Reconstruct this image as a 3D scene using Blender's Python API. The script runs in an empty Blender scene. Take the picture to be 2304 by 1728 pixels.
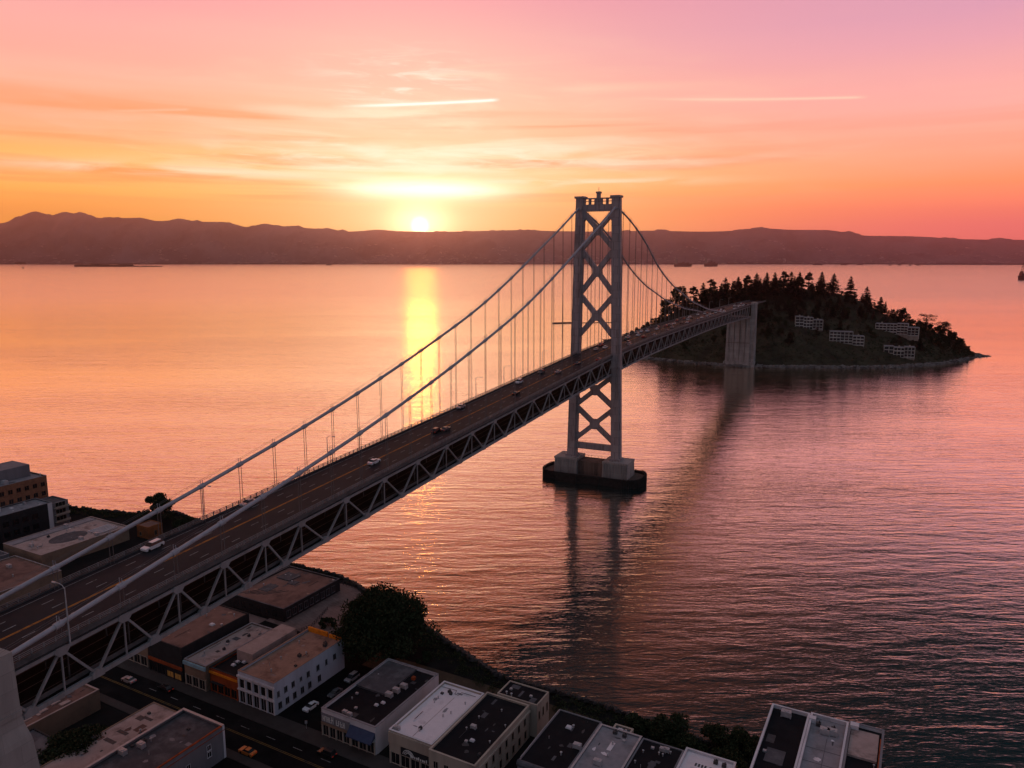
import bpy, math, random
from mathutils import Vector, Matrix, noise as mnoise
rad = math.radians
C = bpy.context.scene.collection
SC = bpy.context.scene
rng = random.Random(11)

# ------------------------------------------------------------------ camera model (photo pixels 2304x1728 -> world, used for surveying only)
F, CX, CY, HY, CAMH = 1700.0, 1152.0, 864.0, 584.0, 121.0
PIT = math.atan((CY - HY) / F)

def ray(x, y):
    a = (x - CX) / F; b = -(y - CY) / F
    return Vector((a, math.cos(PIT) + b * math.sin(PIT), -math.sin(PIT) + b * math.cos(PIT)))

def on_z(x, y, z):
    r = ray(x, y); k = (z - CAMH) / r.z
    return Vector((0, 0, CAMH)) + r * k

def azel(x, y):
    r = ray(x, y).normalized()
    return math.degrees(math.atan2(r.x, r.y)), math.degrees(math.asin(r.z))

def lin(r, g, b):
    f = lambda c: (c / 255 / 12.92) if c / 255 <= 0.04045 else ((c / 255 + 0.055) / 1.055) ** 2.4
    return (f(r), f(g), f(b), 1)

def curve(pts):
    """Catmull-Rom through (x, y) points as a function of x."""
    def f(x):
        if x <= pts[0][0]:
            (x0, y0), (x1, y1) = pts[0], pts[1]
            return y0 + (y1 - y0) / (x1 - x0) * (x - x0)
        if x >= pts[-1][0]:
            (x0, y0), (x1, y1) = pts[-2], pts[-1]
            return y1 + (y1 - y0) / (x1 - x0) * (x - x1)
        for i in range(len(pts) - 1):
            if pts[i][0] <= x <= pts[i + 1][0]:
                x0, y0 = pts[i]; x1, y1 = pts[i + 1]
                m0 = (y1 - (pts[i - 1][1] if i else y0)) / (x1 - (pts[i - 1][0] if i else x0))
                m1 = ((pts[i + 2][1] if i + 2 < len(pts) else y1) - y0) / ((pts[i + 2][0] if i + 2 < len(pts) else x1) - x0)
                h = x1 - x0; t = (x - x0) / h
                return (2*t**3-3*t*t+1)*y0 + (t**3-2*t*t+t)*h*m0 + (-2*t**3+3*t*t)*y1 + (t**3-t*t)*h*m1
    return f

def lerp_table(pts):
    def f(x):
        if x <= pts[0][0]: return pts[0][1]
        for i in range(len(pts) - 1):
            if x <= pts[i + 1][0]:
                t = (x - pts[i][0]) / (pts[i + 1][0] - pts[i][0])
                return pts[i][1] * (1 - t) + pts[i + 1][1] * t
        return pts[-1][1]
    return f

# ------------------------------------------------------------------ materials
def mat(name, col, rough=0.75, var=0.25, scale=0.6, metal=0.0, dark=None, dark_amt=0.0, dark_scale=0.15, bump=0.0, spec=0.12, streak=False, emit=None, emit_s=0.0, dark_lo=0.5):
    m = bpy.data.materials.new(name); m.use_nodes = True
    nt = m.node_tree; N = nt.nodes; L = nt.links
    p = N['Principled BSDF']
    p.inputs['Roughness'].default_value = rough; p.inputs['Metallic'].default_value = metal
    p.inputs['Specular IOR Level'].default_value = spec
    tc = N.new('ShaderNodeTexCoord'); mp = N.new('ShaderNodeMapping')
    L.new(tc.outputs['Object'], mp.inputs['Vector'])
    if streak: mp.inputs['Scale'].default_value = (1, 1, 0.12)
    n1 = N.new('ShaderNodeTexNoise'); n1.inputs['Scale'].default_value = scale; n1.inputs['Detail'].default_value = 6; n1.inputs['Roughness'].default_value = 0.65
    L.new(mp.outputs[0], n1.inputs['Vector'])
    mr = N.new('ShaderNodeMapRange'); mr.inputs['From Min'].default_value = 0.25; mr.inputs['From Max'].default_value = 0.75
    mr.inputs['To Min'].default_value = 1 - var; mr.inputs['To Max'].default_value = 1 + var
    L.new(n1.outputs['Fac'], mr.inputs['Value'])
    mx = N.new('ShaderNodeMix'); mx.data_type = 'RGBA'; mx.blend_type = 'MULTIPLY'; mx.inputs['Factor'].default_value = 1
    mx.inputs['A'].default_value = (*col[:3], 1); L.new(mr.outputs[0], mx.inputs['B'])
    out = mx.outputs['Result']
    if dark is not None:
        n2 = N.new('ShaderNodeTexNoise'); n2.inputs['Scale'].default_value = dark_scale; n2.inputs['Detail'].default_value = 7; n2.inputs['Roughness'].default_value = 0.7
        L.new(mp.outputs[0], n2.inputs['Vector'])
        r2 = N.new('ShaderNodeMapRange'); r2.inputs['From Min'].default_value = dark_lo; r2.inputs['From Max'].default_value = dark_lo + 0.14
        r2.inputs['To Max'].default_value = dark_amt
        L.new(n2.outputs['Fac'], r2.inputs['Value'])
        m2 = N.new('ShaderNodeMix'); m2.data_type = 'RGBA'; m2.inputs['B'].default_value = (*dark[:3], 1)
        L.new(r2.outputs[0], m2.inputs['Factor']); L.new(out, m2.inputs['A']); out = m2.outputs['Result']
    L.new(out, p.inputs['Base Color'])
    if bump > 0:
        b = N.new('ShaderNodeBump'); b.inputs['Strength'].default_value = bump; b.inputs['Distance'].default_value = 0.2
        L.new(n1.outputs['Fac'], b.inputs['Height']); L.new(b.outputs[0], p.inputs['Normal'])
    if emit:
        p.inputs['Emission Color'].default_value = (*emit[:3], 1); p.inputs['Emission Strength'].default_value = emit_s
    return m

M = {}
M['steel'] = mat('bridge_paint', (0.27, 0.27, 0.285), 0.55, 0.18, 0.35, dark=(0.16, 0.13, 0.12), dark_amt=0.5, dark_scale=0.5, streak=True)
M['tower'] = mat('tower_paint_haze_lift', (0.40, 0.35, 0.36), 0.6, 0.22, 0.3, dark=(0.20, 0.15, 0.145), dark_amt=0.75, dark_scale=0.3, streak=True)  # grey lightened: the pale haze over the tower is put into the colour
M['dark_rail'] = mat('edge_beam_paint', (0.10, 0.10, 0.105), 0.6, 0.3, 0.4, dark=(0.05, 0.05, 0.05), dark_amt=0.7, dark_scale=0.35)
M['mid_rail'] = mat('railing_paint', (0.20, 0.20, 0.21), 0.6, 0.3, 0.4)
M['cable'] = mat('cable_paint', (0.36, 0.36, 0.40), 0.5, 0.15, 0.5)
M['rope'] = mat('wire_rope', (0.16, 0.14, 0.14), 0.6, 0.1)
M['asphalt'] = mat('deck_asphalt', (0.022, 0.024, 0.030), 0.6, spec=0.04, var=0.3, scale=0.25, dark=(0.03, 0.03, 0.03), dark_amt=0.6, dark_scale=0.07)
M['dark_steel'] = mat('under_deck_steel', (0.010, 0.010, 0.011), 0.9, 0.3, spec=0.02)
M['concrete'] = mat('weathered_concrete', (0.36, 0.34, 0.33), 0.85, 0.2, 0.3, dark=(0.16, 0.15, 0.14), dark_amt=0.6, dark_scale=0.25, streak=True, bump=0.2)
M['concrete_dark'] = mat('stained_concrete', (0.17, 0.12, 0.10), 0.9, 0.35, 0.4, dark=(0.03, 0.03, 0.03), dark_amt=0.8, dark_scale=0.3, streak=True, bump=0.3)
M['fender'] = mat('fender_timber', (0.03, 0.028, 0.027), 0.9, 0.5, 0.8, bump=0.4)
M['fender_top'] = mat('fender_fill', (0.11, 0.08, 0.07), 0.9, 0.3, 0.5)
M['white_line'] = mat('worn_white_paint', (0.30, 0.30, 0.30), 0.7, 0.4, 0.8, dark=(0.07, 0.07, 0.07), dark_amt=1, dark_scale=0.5)
M['orange_line'] = mat('worn_orange_paint', (0.50, 0.19, 0.03), 0.7, 0.3, 0.8, dark=(0.07, 0.06, 0.06), dark_amt=0.8, dark_scale=0.3)
M['yellow_line'] = mat('worn_yellow_paint', (0.20, 0.13, 0.04), 0.7, 0.3, 0.8, dark=(0.05, 0.05, 0.05), dark_amt=1, dark_scale=0.4)
M['land'] = mat('city_ground', (0.017, 0.016, 0.016), 0.9, 0.35, 0.2, dark=(0.01, 0.01, 0.01), dark_amt=0.7, dark_scale=0.1, spec=0.0)
M['street'] = mat('street_asphalt', (0.012, 0.012, 0.013), 0.85, 0.3, 0.3, dark=(0.026, 0.025, 0.025), dark_amt=0.5, dark_scale=0.12, spec=0.0)
M['sidewalk'] = mat('sidewalk_concrete', (0.050, 0.048, 0.047), 0.9, 0.25, 0.5, dark=(0.05, 0.045, 0.045), dark_amt=0.7, dark_scale=0.2)
M['plaza'] = mat('plaza_paving', (0.20, 0.15, 0.14), 0.85, 0.25, 0.4, dark=(0.09, 0.07, 0.065), dark_amt=0.7, dark_scale=0.15)
M['dirt'] = mat('dirt_path', (0.07, 0.05, 0.035), 0.95, 0.3, 0.5, dark=(0.05, 0.04, 0.03), dark_amt=0.8, dark_scale=0.2)
M['rock'] = mat('shore_rock', (0.05, 0.045, 0.045), 0.75, 0.5, 0.7, bump=0.5)
M['rock_pale'] = mat('island_shore_rock', (0.20, 0.18, 0.17), 0.85, 0.5, 0.15, dark=(0.04, 0.04, 0.04), dark_amt=0.9, dark_scale=0.12, bump=0.5)
M['island'] = mat('island_soil', (0.045, 0.042, 0.026), 0.95, 0.5, 0.06, dark=(0.011, 0.013, 0.009), dark_amt=0.8, dark_scale=0.04, bump=0.5)
M['leaf'] = mat('leaf_dark', (0.028, 0.038, 0.018), 0.8, 0.5, 0.8)
M['leaf2'] = mat('leaf_scrub', (0.034, 0.042, 0.020), 0.8, 0.6, 0.3)
M['needle'] = mat('conifer_needles', (0.020, 0.024, 0.013), 0.85, 0.5, 0.5)
M['bark'] = mat('bark', (0.06, 0.045, 0.035), 0.9, 0.4, 1.0)
M['hill'] = mat('hill_slopes', (0.16, 0.12, 0.13), 1.0, 0.6, 0.0008, dark=(0.05, 0.04, 0.05), dark_amt=0.8, dark_scale=0.0009, spec=0.0)
M['pale_frame'] = mat('weathered_pale_paint', (0.44, 0.42, 0.40), 0.85, 0.3, 0.3, dark=(0.2, 0.19, 0.18), dark_amt=0.6, dark_scale=0.2)
M['far_dark'] = mat('far_dark_shore', (0.02, 0.018, 0.018), 1.0, 0.5, 0.002, spec=0.0)
M['far_wall'] = mat('far_pale_walls', (0.5, 0.42, 0.40), 0.9, 0.5, 0.01, spec=0.0)
M['glass'] = mat('dark_window_glass', (0.012, 0.013, 0.016), 0.12, 0.2, 0.5, spec=0.5)
M['white'] = mat('white_paint', (0.62, 0.62, 0.66), 0.7, 0.12, 0.5, dark=(0.36, 0.36, 0.38), dark_amt=0.5, dark_scale=0.25, streak=True)
M['pale_blue'] = mat('pale_blue_stucco', (0.50, 0.53, 0.62), 0.8, 0.15, 0.4, dark=(0.28, 0.30, 0.35), dark_amt=0.6, dark_scale=0.2, streak=True)
M['cream'] = mat('cream_stucco', (0.42, 0.36, 0.30), 0.85, 0.18, 0.4, dark=(0.20, 0.17, 0.15), dark_amt=0.6, dark_scale=0.2, streak=True)
M['grey_wall'] = mat('grey_stucco', (0.20, 0.20, 0.22), 0.85, 0.2, 0.4, dark=(0.10, 0.10, 0.11), dark_amt=0.5, dark_scale=0.2, streak=True)
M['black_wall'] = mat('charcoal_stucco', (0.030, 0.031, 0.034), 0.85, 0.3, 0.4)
M['brick'] = mat('brown_brick', (0.30, 0.15, 0.09), 0.9, 0.25, 0.8, dark=(0.16, 0.08, 0.06), dark_amt=0.5, dark_scale=0.3)
M['red'] = mat('rust_red_paint', (0.32, 0.07, 0.025), 0.8, 0.25, 0.5, dark=(0.12, 0.04, 0.02), dark_amt=0.5, dark_scale=0.3)
M['orange'] = mat('orange_paint_and_light', (0.75, 0.24, 0.02), 0.75, 0.3, 0.4, dark=(0.30, 0.10, 0.02), dark_amt=0.5, dark_scale=0.35)  # cornice paint; on rear parapet and low wall it stands for warm light
M['rust'] = mat('orange_brown_boards', (0.26, 0.10, 0.04), 0.9, 0.4, 0.6, dark=(0.08, 0.04, 0.03), dark_amt=0.8, dark_scale=0.3)  # orange-brown base with darker noise patches
M['cyan'] = mat('faded_cyan_paint', (0.25, 0.42, 0.50), 0.8, 0.2, 0.5, dark=(0.15, 0.2, 0.22), dark_amt=0.5, dark_scale=0.4)
M['blue'] = mat('navy_canvas', (0.05, 0.07, 0.13), 0.85, 0.2, 0.6)
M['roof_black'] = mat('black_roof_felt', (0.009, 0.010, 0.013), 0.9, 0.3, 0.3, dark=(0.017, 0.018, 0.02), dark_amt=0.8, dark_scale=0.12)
M['roof_pink'] = mat('faded_pinkish_roofing', (0.38, 0.30, 0.28), 0.9, 0.2, 0.4, dark=(0.15, 0.11, 0.10), dark_amt=0.8, dark_scale=0.18, dark_lo=0.52)
M['roof_tan'] = mat('rusty_tan_roofing', (0.34, 0.22, 0.17), 0.9, 0.2, 0.5, dark=(0.15, 0.09, 0.07), dark_amt=0.75, dark_scale=0.2, dark_lo=0.5)
M['roof_white'] = mat('white_coated_roofing', (0.74, 0.69, 0.72), 0.85, 0.08, 0.5, dark=(0.42, 0.38, 0.40), dark_amt=0.7, dark_scale=0.25, dark_lo=0.56)
M['roof_grey'] = mat('grey_gravel_roofing', (0.26, 0.25, 0.27), 0.9, 0.15, 0.6, dark=(0.15, 0.15, 0.16), dark_amt=0.7, dark_scale=0.2)
M['roof_dkgrey'] = mat('dark_grey_roofing', (0.085, 0.085, 0.095), 0.9, 0.25, 0.4, dark=(0.16, 0.16, 0.17), dark_amt=0.6, dark_scale=0.2)
M['roof_brown'] = mat('brown_weathered_roofing', (0.20, 0.12, 0.10), 0.9, 0.25, 0.3, dark=(0.09, 0.055, 0.05), dark_amt=0.8, dark_scale=0.1)
M['metal'] = mat('galvanised_metal', (0.42, 0.42, 0.44), 0.5, 0.2, 1.0, metal=0.3)
M['metal_dark'] = mat('dark_vent_metal', (0.06, 0.06, 0.065), 0.6, 0.3, 1.0)
M['plaster_warm'] = mat('stained_warm_wall', (0.26, 0.19, 0.14), 0.9, 0.25, 0.4, dark=(0.12, 0.09, 0.07), dark_amt=0.6, dark_scale=0.2)
M['sign'] = mat('sign_letter_white', (0.70, 0.70, 0.68), 0.7, 0.15, 0.8)
M['tyre'] = mat('tyre_rubber', (0.012, 0.012, 0.012), 0.9, 0.2)
M['car_white'] = mat('car_white', (0.75, 0.75, 0.78), 0.3, 0.03, spec=0.5)
M['car_silver'] = mat('car_silver', (0.40, 0.40, 0.43), 0.3, 0.05, metal=0.4)
M['car_black'] = mat('car_black', (0.015, 0.016, 0.018), 0.25, 0.05, spec=0.5)
M['car_grey'] = mat('car_dark_grey', (0.08, 0.085, 0.095), 0.3, 0.05, spec=0.5)
M['car_red'] = mat('car_red', (0.35, 0.03, 0.02), 0.3, 0.05, spec=0.5)
M['car_orange'] = mat('car_orange', (0.55, 0.16, 0.03), 0.3, 0.05, spec=0.5)
M['lit_glass'] = mat('warm_lit_glass', (0.3, 0.15, 0.05), 0.3, 0.6, 1.5, emit=(1.0, 0.45, 0.12), emit_s=0.03)
M['lamp_white'] = mat('headlamp_lens', (0.7, 0.7, 0.66), 0.2, 0.02)
M['lamp_red'] = mat('tail_lamp_lit', (0.4, 0.02, 0.01), 0.3, 0.02, emit=(1, 0.05, 0.02), emit_s=0.12)
M['hull_red'] = mat('hull_red', (0.16, 0.05, 0.04), 0.6, 0.3, 0.05)
M['hull_dark'] = mat('hull_dark', (0.05, 0.045, 0.05), 0.6, 0.3, 0.05)
M['hull_pale'] = mat('hull_pale', (0.30, 0.24, 0.22), 0.7, 0.3, 0.05)

def seams(m, sx, sz, depth=0.72):
    nt = m.node_tree; N = nt.nodes; L = nt.links; p = N['Principled BSDF']
    tc = N.new('ShaderNodeTexCoord'); sp = N.new('ShaderNodeSeparateXYZ'); L.new(tc.outputs['Object'], sp.inputs[0])
    cb = N.new('ShaderNodeCombineXYZ'); ad_ = N.new('ShaderNodeMath'); ad_.operation = 'ADD'; L.new(sp.outputs[0], ad_.inputs[0]); L.new(sp.outputs[1], ad_.inputs[1])
    L.new(ad_.outputs[0], cb.inputs[0]); L.new(sp.outputs[2], cb.inputs[1])
    br_ = N.new('ShaderNodeTexBrick'); br_.offset = 0.5; br_.inputs['Scale'].default_value = 1; br_.inputs['Brick Width'].default_value = sx; br_.inputs['Row Height'].default_value = sz
    br_.inputs['Mortar Size'].default_value = 0.09; br_.inputs['Color1'].default_value = (1,1,1,1); br_.inputs['Color2'].default_value = (.84,.83,.83,1); br_.inputs['Mortar'].default_value = (depth,)*3+(1,)
    L.new(cb.outputs[0], br_.inputs['Vector'])
    old = p.inputs['Base Color'].links[0].from_socket
    mx = N.new('ShaderNodeMix'); mx.data_type = 'RGBA'; mx.blend_type = 'MULTIPLY'; mx.inputs['Factor'].default_value = 1
    L.new(old, mx.inputs['A']); L.new(br_.outputs['Color'], mx.inputs['B']); L.new(mx.outputs['Result'], p.inputs['Base Color'])
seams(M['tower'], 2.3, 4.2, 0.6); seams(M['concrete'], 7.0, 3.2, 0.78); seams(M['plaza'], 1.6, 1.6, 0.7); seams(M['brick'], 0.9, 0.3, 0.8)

# ------------------------------------------------------------------ mesh helpers
class MB:
    def __init__(s): s.v = []; s.f = []; s.m = []
    def quad(s, a, b, c, d, m=0):
        n = len(s.v); s.v += [a, b, c, d]; s.f.append((n, n+1, n+2, n+3)); s.m.append(m)
    def hexa(s, p, m=0):
        n = len(s.v); s.v += [tuple(q) for q in p]
        for f in ((0,3,2,1),(4,5,6,7),(0,1,5,4),(1,2,6,5),(2,3,7,6),(3,0,4,7)):
            s.f.append(tuple(n+i for i in f)); s.m.append(m)
    def box(s, x0, x1, y0, y1, z0, z1, m=0):
        s.hexa([(x0,y0,z0),(x1,y0,z0),(x1,y1,z0),(x0,y1,z0),(x0,y0,z1),(x1,y0,z1),(x1,y1,z1),(x0,y1,z1)], m)
    def bar(s, a, b, w, h, m=0, up=Vector((0,0,1))):
        a = Vector(a); b = Vector(b); d = (b - a).normalized()
        x = d.cross(up)
        if x.length < 1e-4: x = d.cross(Vector((1,0,0)))
        x.normalize(); y = x.cross(d)
        x *= w/2; y *= h/2
        s.hexa([a-x-y, a+x-y, b+x-y, b-x-y, a-x+y, a+x+y, b+x+y, b-x+y], m)
    def tube(s, pts, r, n=8, m=0, cap=True):
        pts = [Vector(p) for p in pts]; base = len(s.v)
        rr = r if isinstance(r, (list, tuple)) else [r]*len(pts)
        ref = Vector((0.31, 0.17, 0.93)).normalized()
        for i, p in enumerate(pts):
            d = (pts[min(i+1, len(pts)-1)] - pts[max(i-1, 0)]).normalized()
            x = d.cross(ref)
            if x.length < 1e-3: x = d.cross(Vector((1,0,0)))
            x.normalize(); y = d.cross(x)
            for k in range(n):
                a = 2*math.pi*k/n
                s.v.append(tuple(p + x*math.cos(a)*rr[i] + y*math.sin(a)*rr[i]))
        for i in range(len(pts)-1):
            for k in range(n):
                a = base+i*n+k; b = base+i*n+(k+1) % n
                s.f.append((a, b, b+n, a+n)); s.m.append(m)
        if cap:
            s.f.append(tuple(base+k for k in range(n-1, -1, -1))); s.m.append(m)
            e = base+(len(pts)-1)*n
            s.f.append(tuple(e+k for k in range(n))); s.m.append(m)
    def prism(s, poly, z0, z1, m=0, mtop=None):
        n = len(s.v); k = len(poly)
        s.v += [(p[0], p[1], z0) for p in poly] + [(p[0], p[1], z1) for p in poly]
        s.f.append(tuple(range(n+k-1, n-1, -1))); s.m.append(m)
        s.f.append(tuple(range(n+k, n+2*k))); s.m.append(m if mtop is None else mtop)
        for i in range(k):
            j = (i+1) % k
            s.f.append((n+i, n+j, n+k+j, n+k+i)); s.m.append(m)
    def loft(s, rings, m=0, cap=True):
        n = len(s.v); k = len(rings[0])
        for r in rings: s.v += [tuple(p) for p in r]
        for i in range(len(rings)-1):
            for j in range(k):
                a = n+i*k+j; b = n+i*k+(j+1) % k
                s.f.append((a, b, b+k, a+k)); s.m.append(m)
        if cap:
            s.f.append(tuple(n+j for j in range(k-1, -1, -1))); s.m.append(m)
            e = n+(len(rings)-1)*k
            s.f.append(tuple(e+j for j in range(k))); s.m.append(m)
    def mesh(s, name, mats, smooth=False):
        me = bpy.data.meshes.new(name)
        me.from_pydata([tuple(v) for v in s.v], [], s.f)
        ml = mats if isinstance(mats, (list, tuple)) else [mats]
        for q in ml: me.materials.append(M[q] if isinstance(q, str) else q)
        if len(ml) > 1: me.polygons.foreach_set('material_index', s.m)
        if smooth: me.polygons.foreach_set('use_smooth', [True]*len(me.polygons))
        me.update()
        return me
    def build(s, name, mats, parent=None, smooth=False):
        return link(name, s.mesh(name, mats, smooth), parent)

def link(name, data, parent=None, loc=None):
    o = bpy.data.objects.new(name, data); C.objects.link(o)
    if parent is not None: o.parent = parent
    if loc is not None: o.location = loc
    return o

def tag(o, label=None, cat=None, group=None, kind=None):
    if label: o['label'] = label
    if cat: o['category'] = cat
    if group: o['group'] = group
    if kind: o['kind'] = kind
    return o

def empty(name, loc, rz, label, cat, group=None):
    o = bpy.data.objects.new(name, None); C.objects.link(o)
    o.location = loc; o.rotation_euler = (0, 0, rz); o.empty_display_size = 0.5
    return tag(o, label, cat, group)

def dup(root, loc=None, rz=None, label=None, scale=None):
    def cp(o, par):
        c = o.copy(); C.objects.link(c); c.parent = par
        for ch in list(o.children): cp(ch, c)
        return c
    r = cp(root, None)
    if loc is not None: r.location = loc
    if rz is not None: r.rotation_euler = (0, 0, rz)
    if scale is not None: r.scale = scale if isinstance(scale, (tuple, list)) else (scale,)*3
    if label: r['label'] = label
    return r

# ------------------------------------------------------------------ camera, view
cam = bpy.data.cameras.new('camera'); co = bpy.data.objects.new('camera', cam); C.objects.link(co)
co.location = (0, 0, CAMH); co.rotation_euler = (math.pi/2 - PIT, 0, 0)
cam.sensor_width = 36; cam.lens = 36*F/2304; cam.clip_start = 1; cam.clip_end = 200000
SC.camera = co
SC.view_settings.view_transform = 'Standard'; SC.view_settings.look = 'None'
SC.view_settings.exposure = 0.1; SC.view_settings.gamma = 1
SC.cycles.use_denoising = True
SC.cycles.max_bounces = 6; SC.cycles.diffuse_bounces = 2; SC.cycles.glossy_bounces = 3; SC.cycles.volume_bounces = 0
SC.cycles.transparent_max_bounces = 8; SC.cycles.sample_clamp_indirect = 6

# ------------------------------------------------------------------ sun and sky
SUN_AZ, SUN_EL = azel(945, 508)
sl = bpy.data.lights.new('sun', 'SUN'); so = bpy.data.objects.new('sun', sl); C.objects.link(so)
sl.energy = 0.055; sl.angle = rad(2.4); sl.color = (1.0, 0.30, 0.02)
sd = Vector((math.sin(rad(SUN_AZ))*math.cos(rad(SUN_EL)), math.cos(rad(SUN_AZ))*math.cos(rad(SUN_EL)), math.sin(rad(SUN_EL))))
LEL = SUN_EL + 1.7   # the brightest part of the glow: disc and the cloud bar lit above it
sd = Vector((math.sin(rad(SUN_AZ))*math.cos(rad(LEL)), math.cos(rad(SUN_AZ))*math.cos(rad(LEL)), math.sin(rad(LEL))))
so.rotation_euler = sd.to_track_quat('Z', 'Y').to_euler()
so.location = (0, 0, 400)

W = bpy.data.worlds.new('World'); SC.world = W; W.use_nodes = True
W.cycles.sampling_method = 'MANUAL'; W.cycles.sample_map_resolution = 2048
wt = W.node_tree; wt.nodes.clear(); WN = wt.nodes; WL = wt.links

def wire(i, v):
    if hasattr(v, 'is_output'): WL.new(v, i)
    else: i.default_value = v

def mth(op, a, b=None, c=None, clamp=False):
    n = WN.new('ShaderNodeMath'); n.operation = op; n.use_clamp = clamp
    wire(n.inputs[0], a)
    if b is not None: wire(n.inputs[1], b)
    if c is not None: wire(n.inputs[2], c)
    return n.outputs[0]

def smooth(v, lo, hi, t0=0.0, t1=1.0):
    n = WN.new('ShaderNodeMapRange'); n.interpolation_type = 'SMOOTHSTEP'
    wire(n.inputs['Value'], v); n.inputs['From Min'].default_value = lo; n.inputs['From Max'].default_value = hi
    n.inputs['To Min'].default_value = t0; n.inputs['To Max'].default_value = t1
    return n.outputs[0]

def mixc(f, a, b, mode='MIX'):
    n = WN.new('ShaderNodeMix'); n.data_type = 'RGBA'; n.blend_type = mode
    wire(n.inputs['Factor'], f); wire(n.inputs['A'], a); wire(n.inputs['B'], b)
    return n.outputs['Result']

tcw = WN.new('ShaderNodeTexCoord')
nrm = WN.new('ShaderNodeVectorMath'); nrm.operation = 'NORMALIZE'; WL.new(tcw.outputs['Generated'], nrm.inputs[0])
sx = WN.new('ShaderNodeSeparateXYZ'); WL.new(nrm.outputs[0], sx.inputs[0])
AZ = mth('MULTIPLY', mth('ARCTAN2', sx.outputs[0], sx.outputs[1]), 57.29578)
EL = mth('MULTIPLY', mth('ARCSINE', sx.outputs[2]), 57.29578)

def ramp(v, lo, hi, stops):
    """Colour stops over v in [lo, hi]; colours as sRGB bytes."""
    f = mth('DIVIDE', mth('SUBTRACT', v, lo), hi - lo, clamp=True)
    n = WN.new('ShaderNodeValToRGB'); e = n.color_ramp.elements
    e[0].position = 0; e[0].color = lin(*stops[0][1]); e[1].position = 1; e[1].color = lin(*stops[-1][1])
    for x, c in stops[1:-1]:
        q = e.new((x - lo)/(hi - lo)); q.color = lin(*c)
    WL.new(f, n.inputs[0]); return n.outputs[0]

def gauss(a0, e0, sa, se):
    dx = mth('DIVIDE', mth('SUBTRACT', AZ, a0), sa); dy = mth('DIVIDE', mth('SUBTRACT', EL, e0), se)
    return mth('EXPONENT', mth('MULTIPLY', mth('ADD', mth('MULTIPLY', dx, dx), mth('MULTIPLY', dy, dy)), -1.0))

def wnoise(fa, fe, seed, detail=6, rough=0.55, dist=0.0, shear=0.0):
    cx = WN.new('ShaderNodeCombineXYZ')
    wire(cx.inputs[0], mth('MULTIPLY', mth('ADD', AZ, mth('MULTIPLY', EL, shear)), fa)); wire(cx.inputs[1], mth('MULTIPLY', EL, fe)); cx.inputs[2].default_value = seed
    n = WN.new('ShaderNodeTexNoise'); n.inputs['Scale'].default_value = 1; n.inputs['Detail'].default_value = detail; n.inputs['Roughness'].default_value = rough; n.inputs['Distortion'].default_value = dist
    WL.new(cx.outputs[0], n.inputs['Vector']); return n.outputs['Fac']

left = ramp(EL, -2, 74, [(-2, (255,164,52)), (3.2, (255,166,54)), (4.6, (255,180,76)), (5.6, (255,192,106)), (6.8, (255,182,94)), (8, (254,176,128)), (9.5, (254,172,132)), (11, (254,188,160)), (12.5, (253,180,162)), (14.5, (253,180,170)), (17.7, (240,158,168)), (21, (250,150,118)), (25, (246,136,94)), (31, (205,112,84)), (40, (90,74,74)), (52, (76,76,82)), (62, (136,140,153)), (74, (154,159,175))])
right = ramp(EL, -2, 74, [(-2, (240,112,106)), (2.2, (244,116,108)), (3.2, (254,130,98)), (4.8, (254,148,88)), (6.2, (254,160,120)), (8, (254,172,145)), (9.6, (254,178,165)), (12, (247,176,176)), (13.4, (238,170,184)), (15.2, (224,162,186)), (17.6, (222,160,184)), (20.0, (84,94,104)), (23.5, (34,48,54)), (28, (20,30,34)), (48, (26,34,38)), (62, (136,140,153)), (74, (154,159,175))])
sky = mixc(smooth(AZ, -14, 36), left, right)  # unseen upper bands shaped to darken right-hand water and light the roofs
# afterglow around the sun
g1 = gauss(SUN_AZ, 4.0, 15.0, 6.5)
sky = mixc(mth('MULTIPLY', g1, 0.72), sky, lin(255, 216, 128))
g2 = gauss(SUN_AZ, 10.5, 12.0, 6.0)
sky = mixc(mth('MULTIPLY', g2, 0.55), sky, lin(254, 222, 196))
# glow added to the unseen sky at upper left to brighten the water
sky = mixc(gauss(-12, 24, 12, 5.0), sky, (0.55, 0.17, 0.07, 1), 'ADD')
# soft cirrus: bright feathers near the sun, darker bands left and low
n1 = wnoise(0.075, 0.62, 3.1, dist=0.6, shear=0.8)
n2 = wnoise(0.030, 0.85, 8.7, dist=0.4)
n3 = wnoise(0.22, 1.5, 5.5, detail=8, rough=0.6, dist=1.2, shear=1.4)
band = mth('MULTIPLY', smooth(n2, 0.46, 0.66), mth('MULTIPLY', smooth(EL, 3.0, 5.5), smooth(EL, 11.8, 8.2)))
sky = mixc(mth('MULTIPLY', mth('MULTIPLY', band, 0.80), smooth(AZ, 26, -4, 0.25, 1.0)), sky, mixc(smooth(AZ, -12, 25), lin(252, 146, 74), lin(250, 132, 98)))
feath = mth('MULTIPLY', smooth(n1, 0.46, 0.72), mth('MULTIPLY', smooth(EL, 3.5, 6.0), smooth(EL, 17.0, 11.0)))
near = gauss(SUN_AZ + 1, 9.0, 17, 8)
sky = mixc(mth('MULTIPLY', feath, mth('MULTIPLY_ADD', near, 0.75, 0.20)), sky, mixc(near, lin(255, 192, 168), lin(255, 240, 205)))
wisp = mth('MULTIPLY', smooth(n3, 0.48, 0.72), mth('ADD', gauss(-8.0, 12.3, 4.6, 1.7), mth('MULTIPLY', gauss(-5.0, 7.3, 14, 1.0), 0.7)))
sky = mixc(mth('MULTIPLY', wisp, 0.95), sky, (1.15, 1.0, 0.82, 1))
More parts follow.
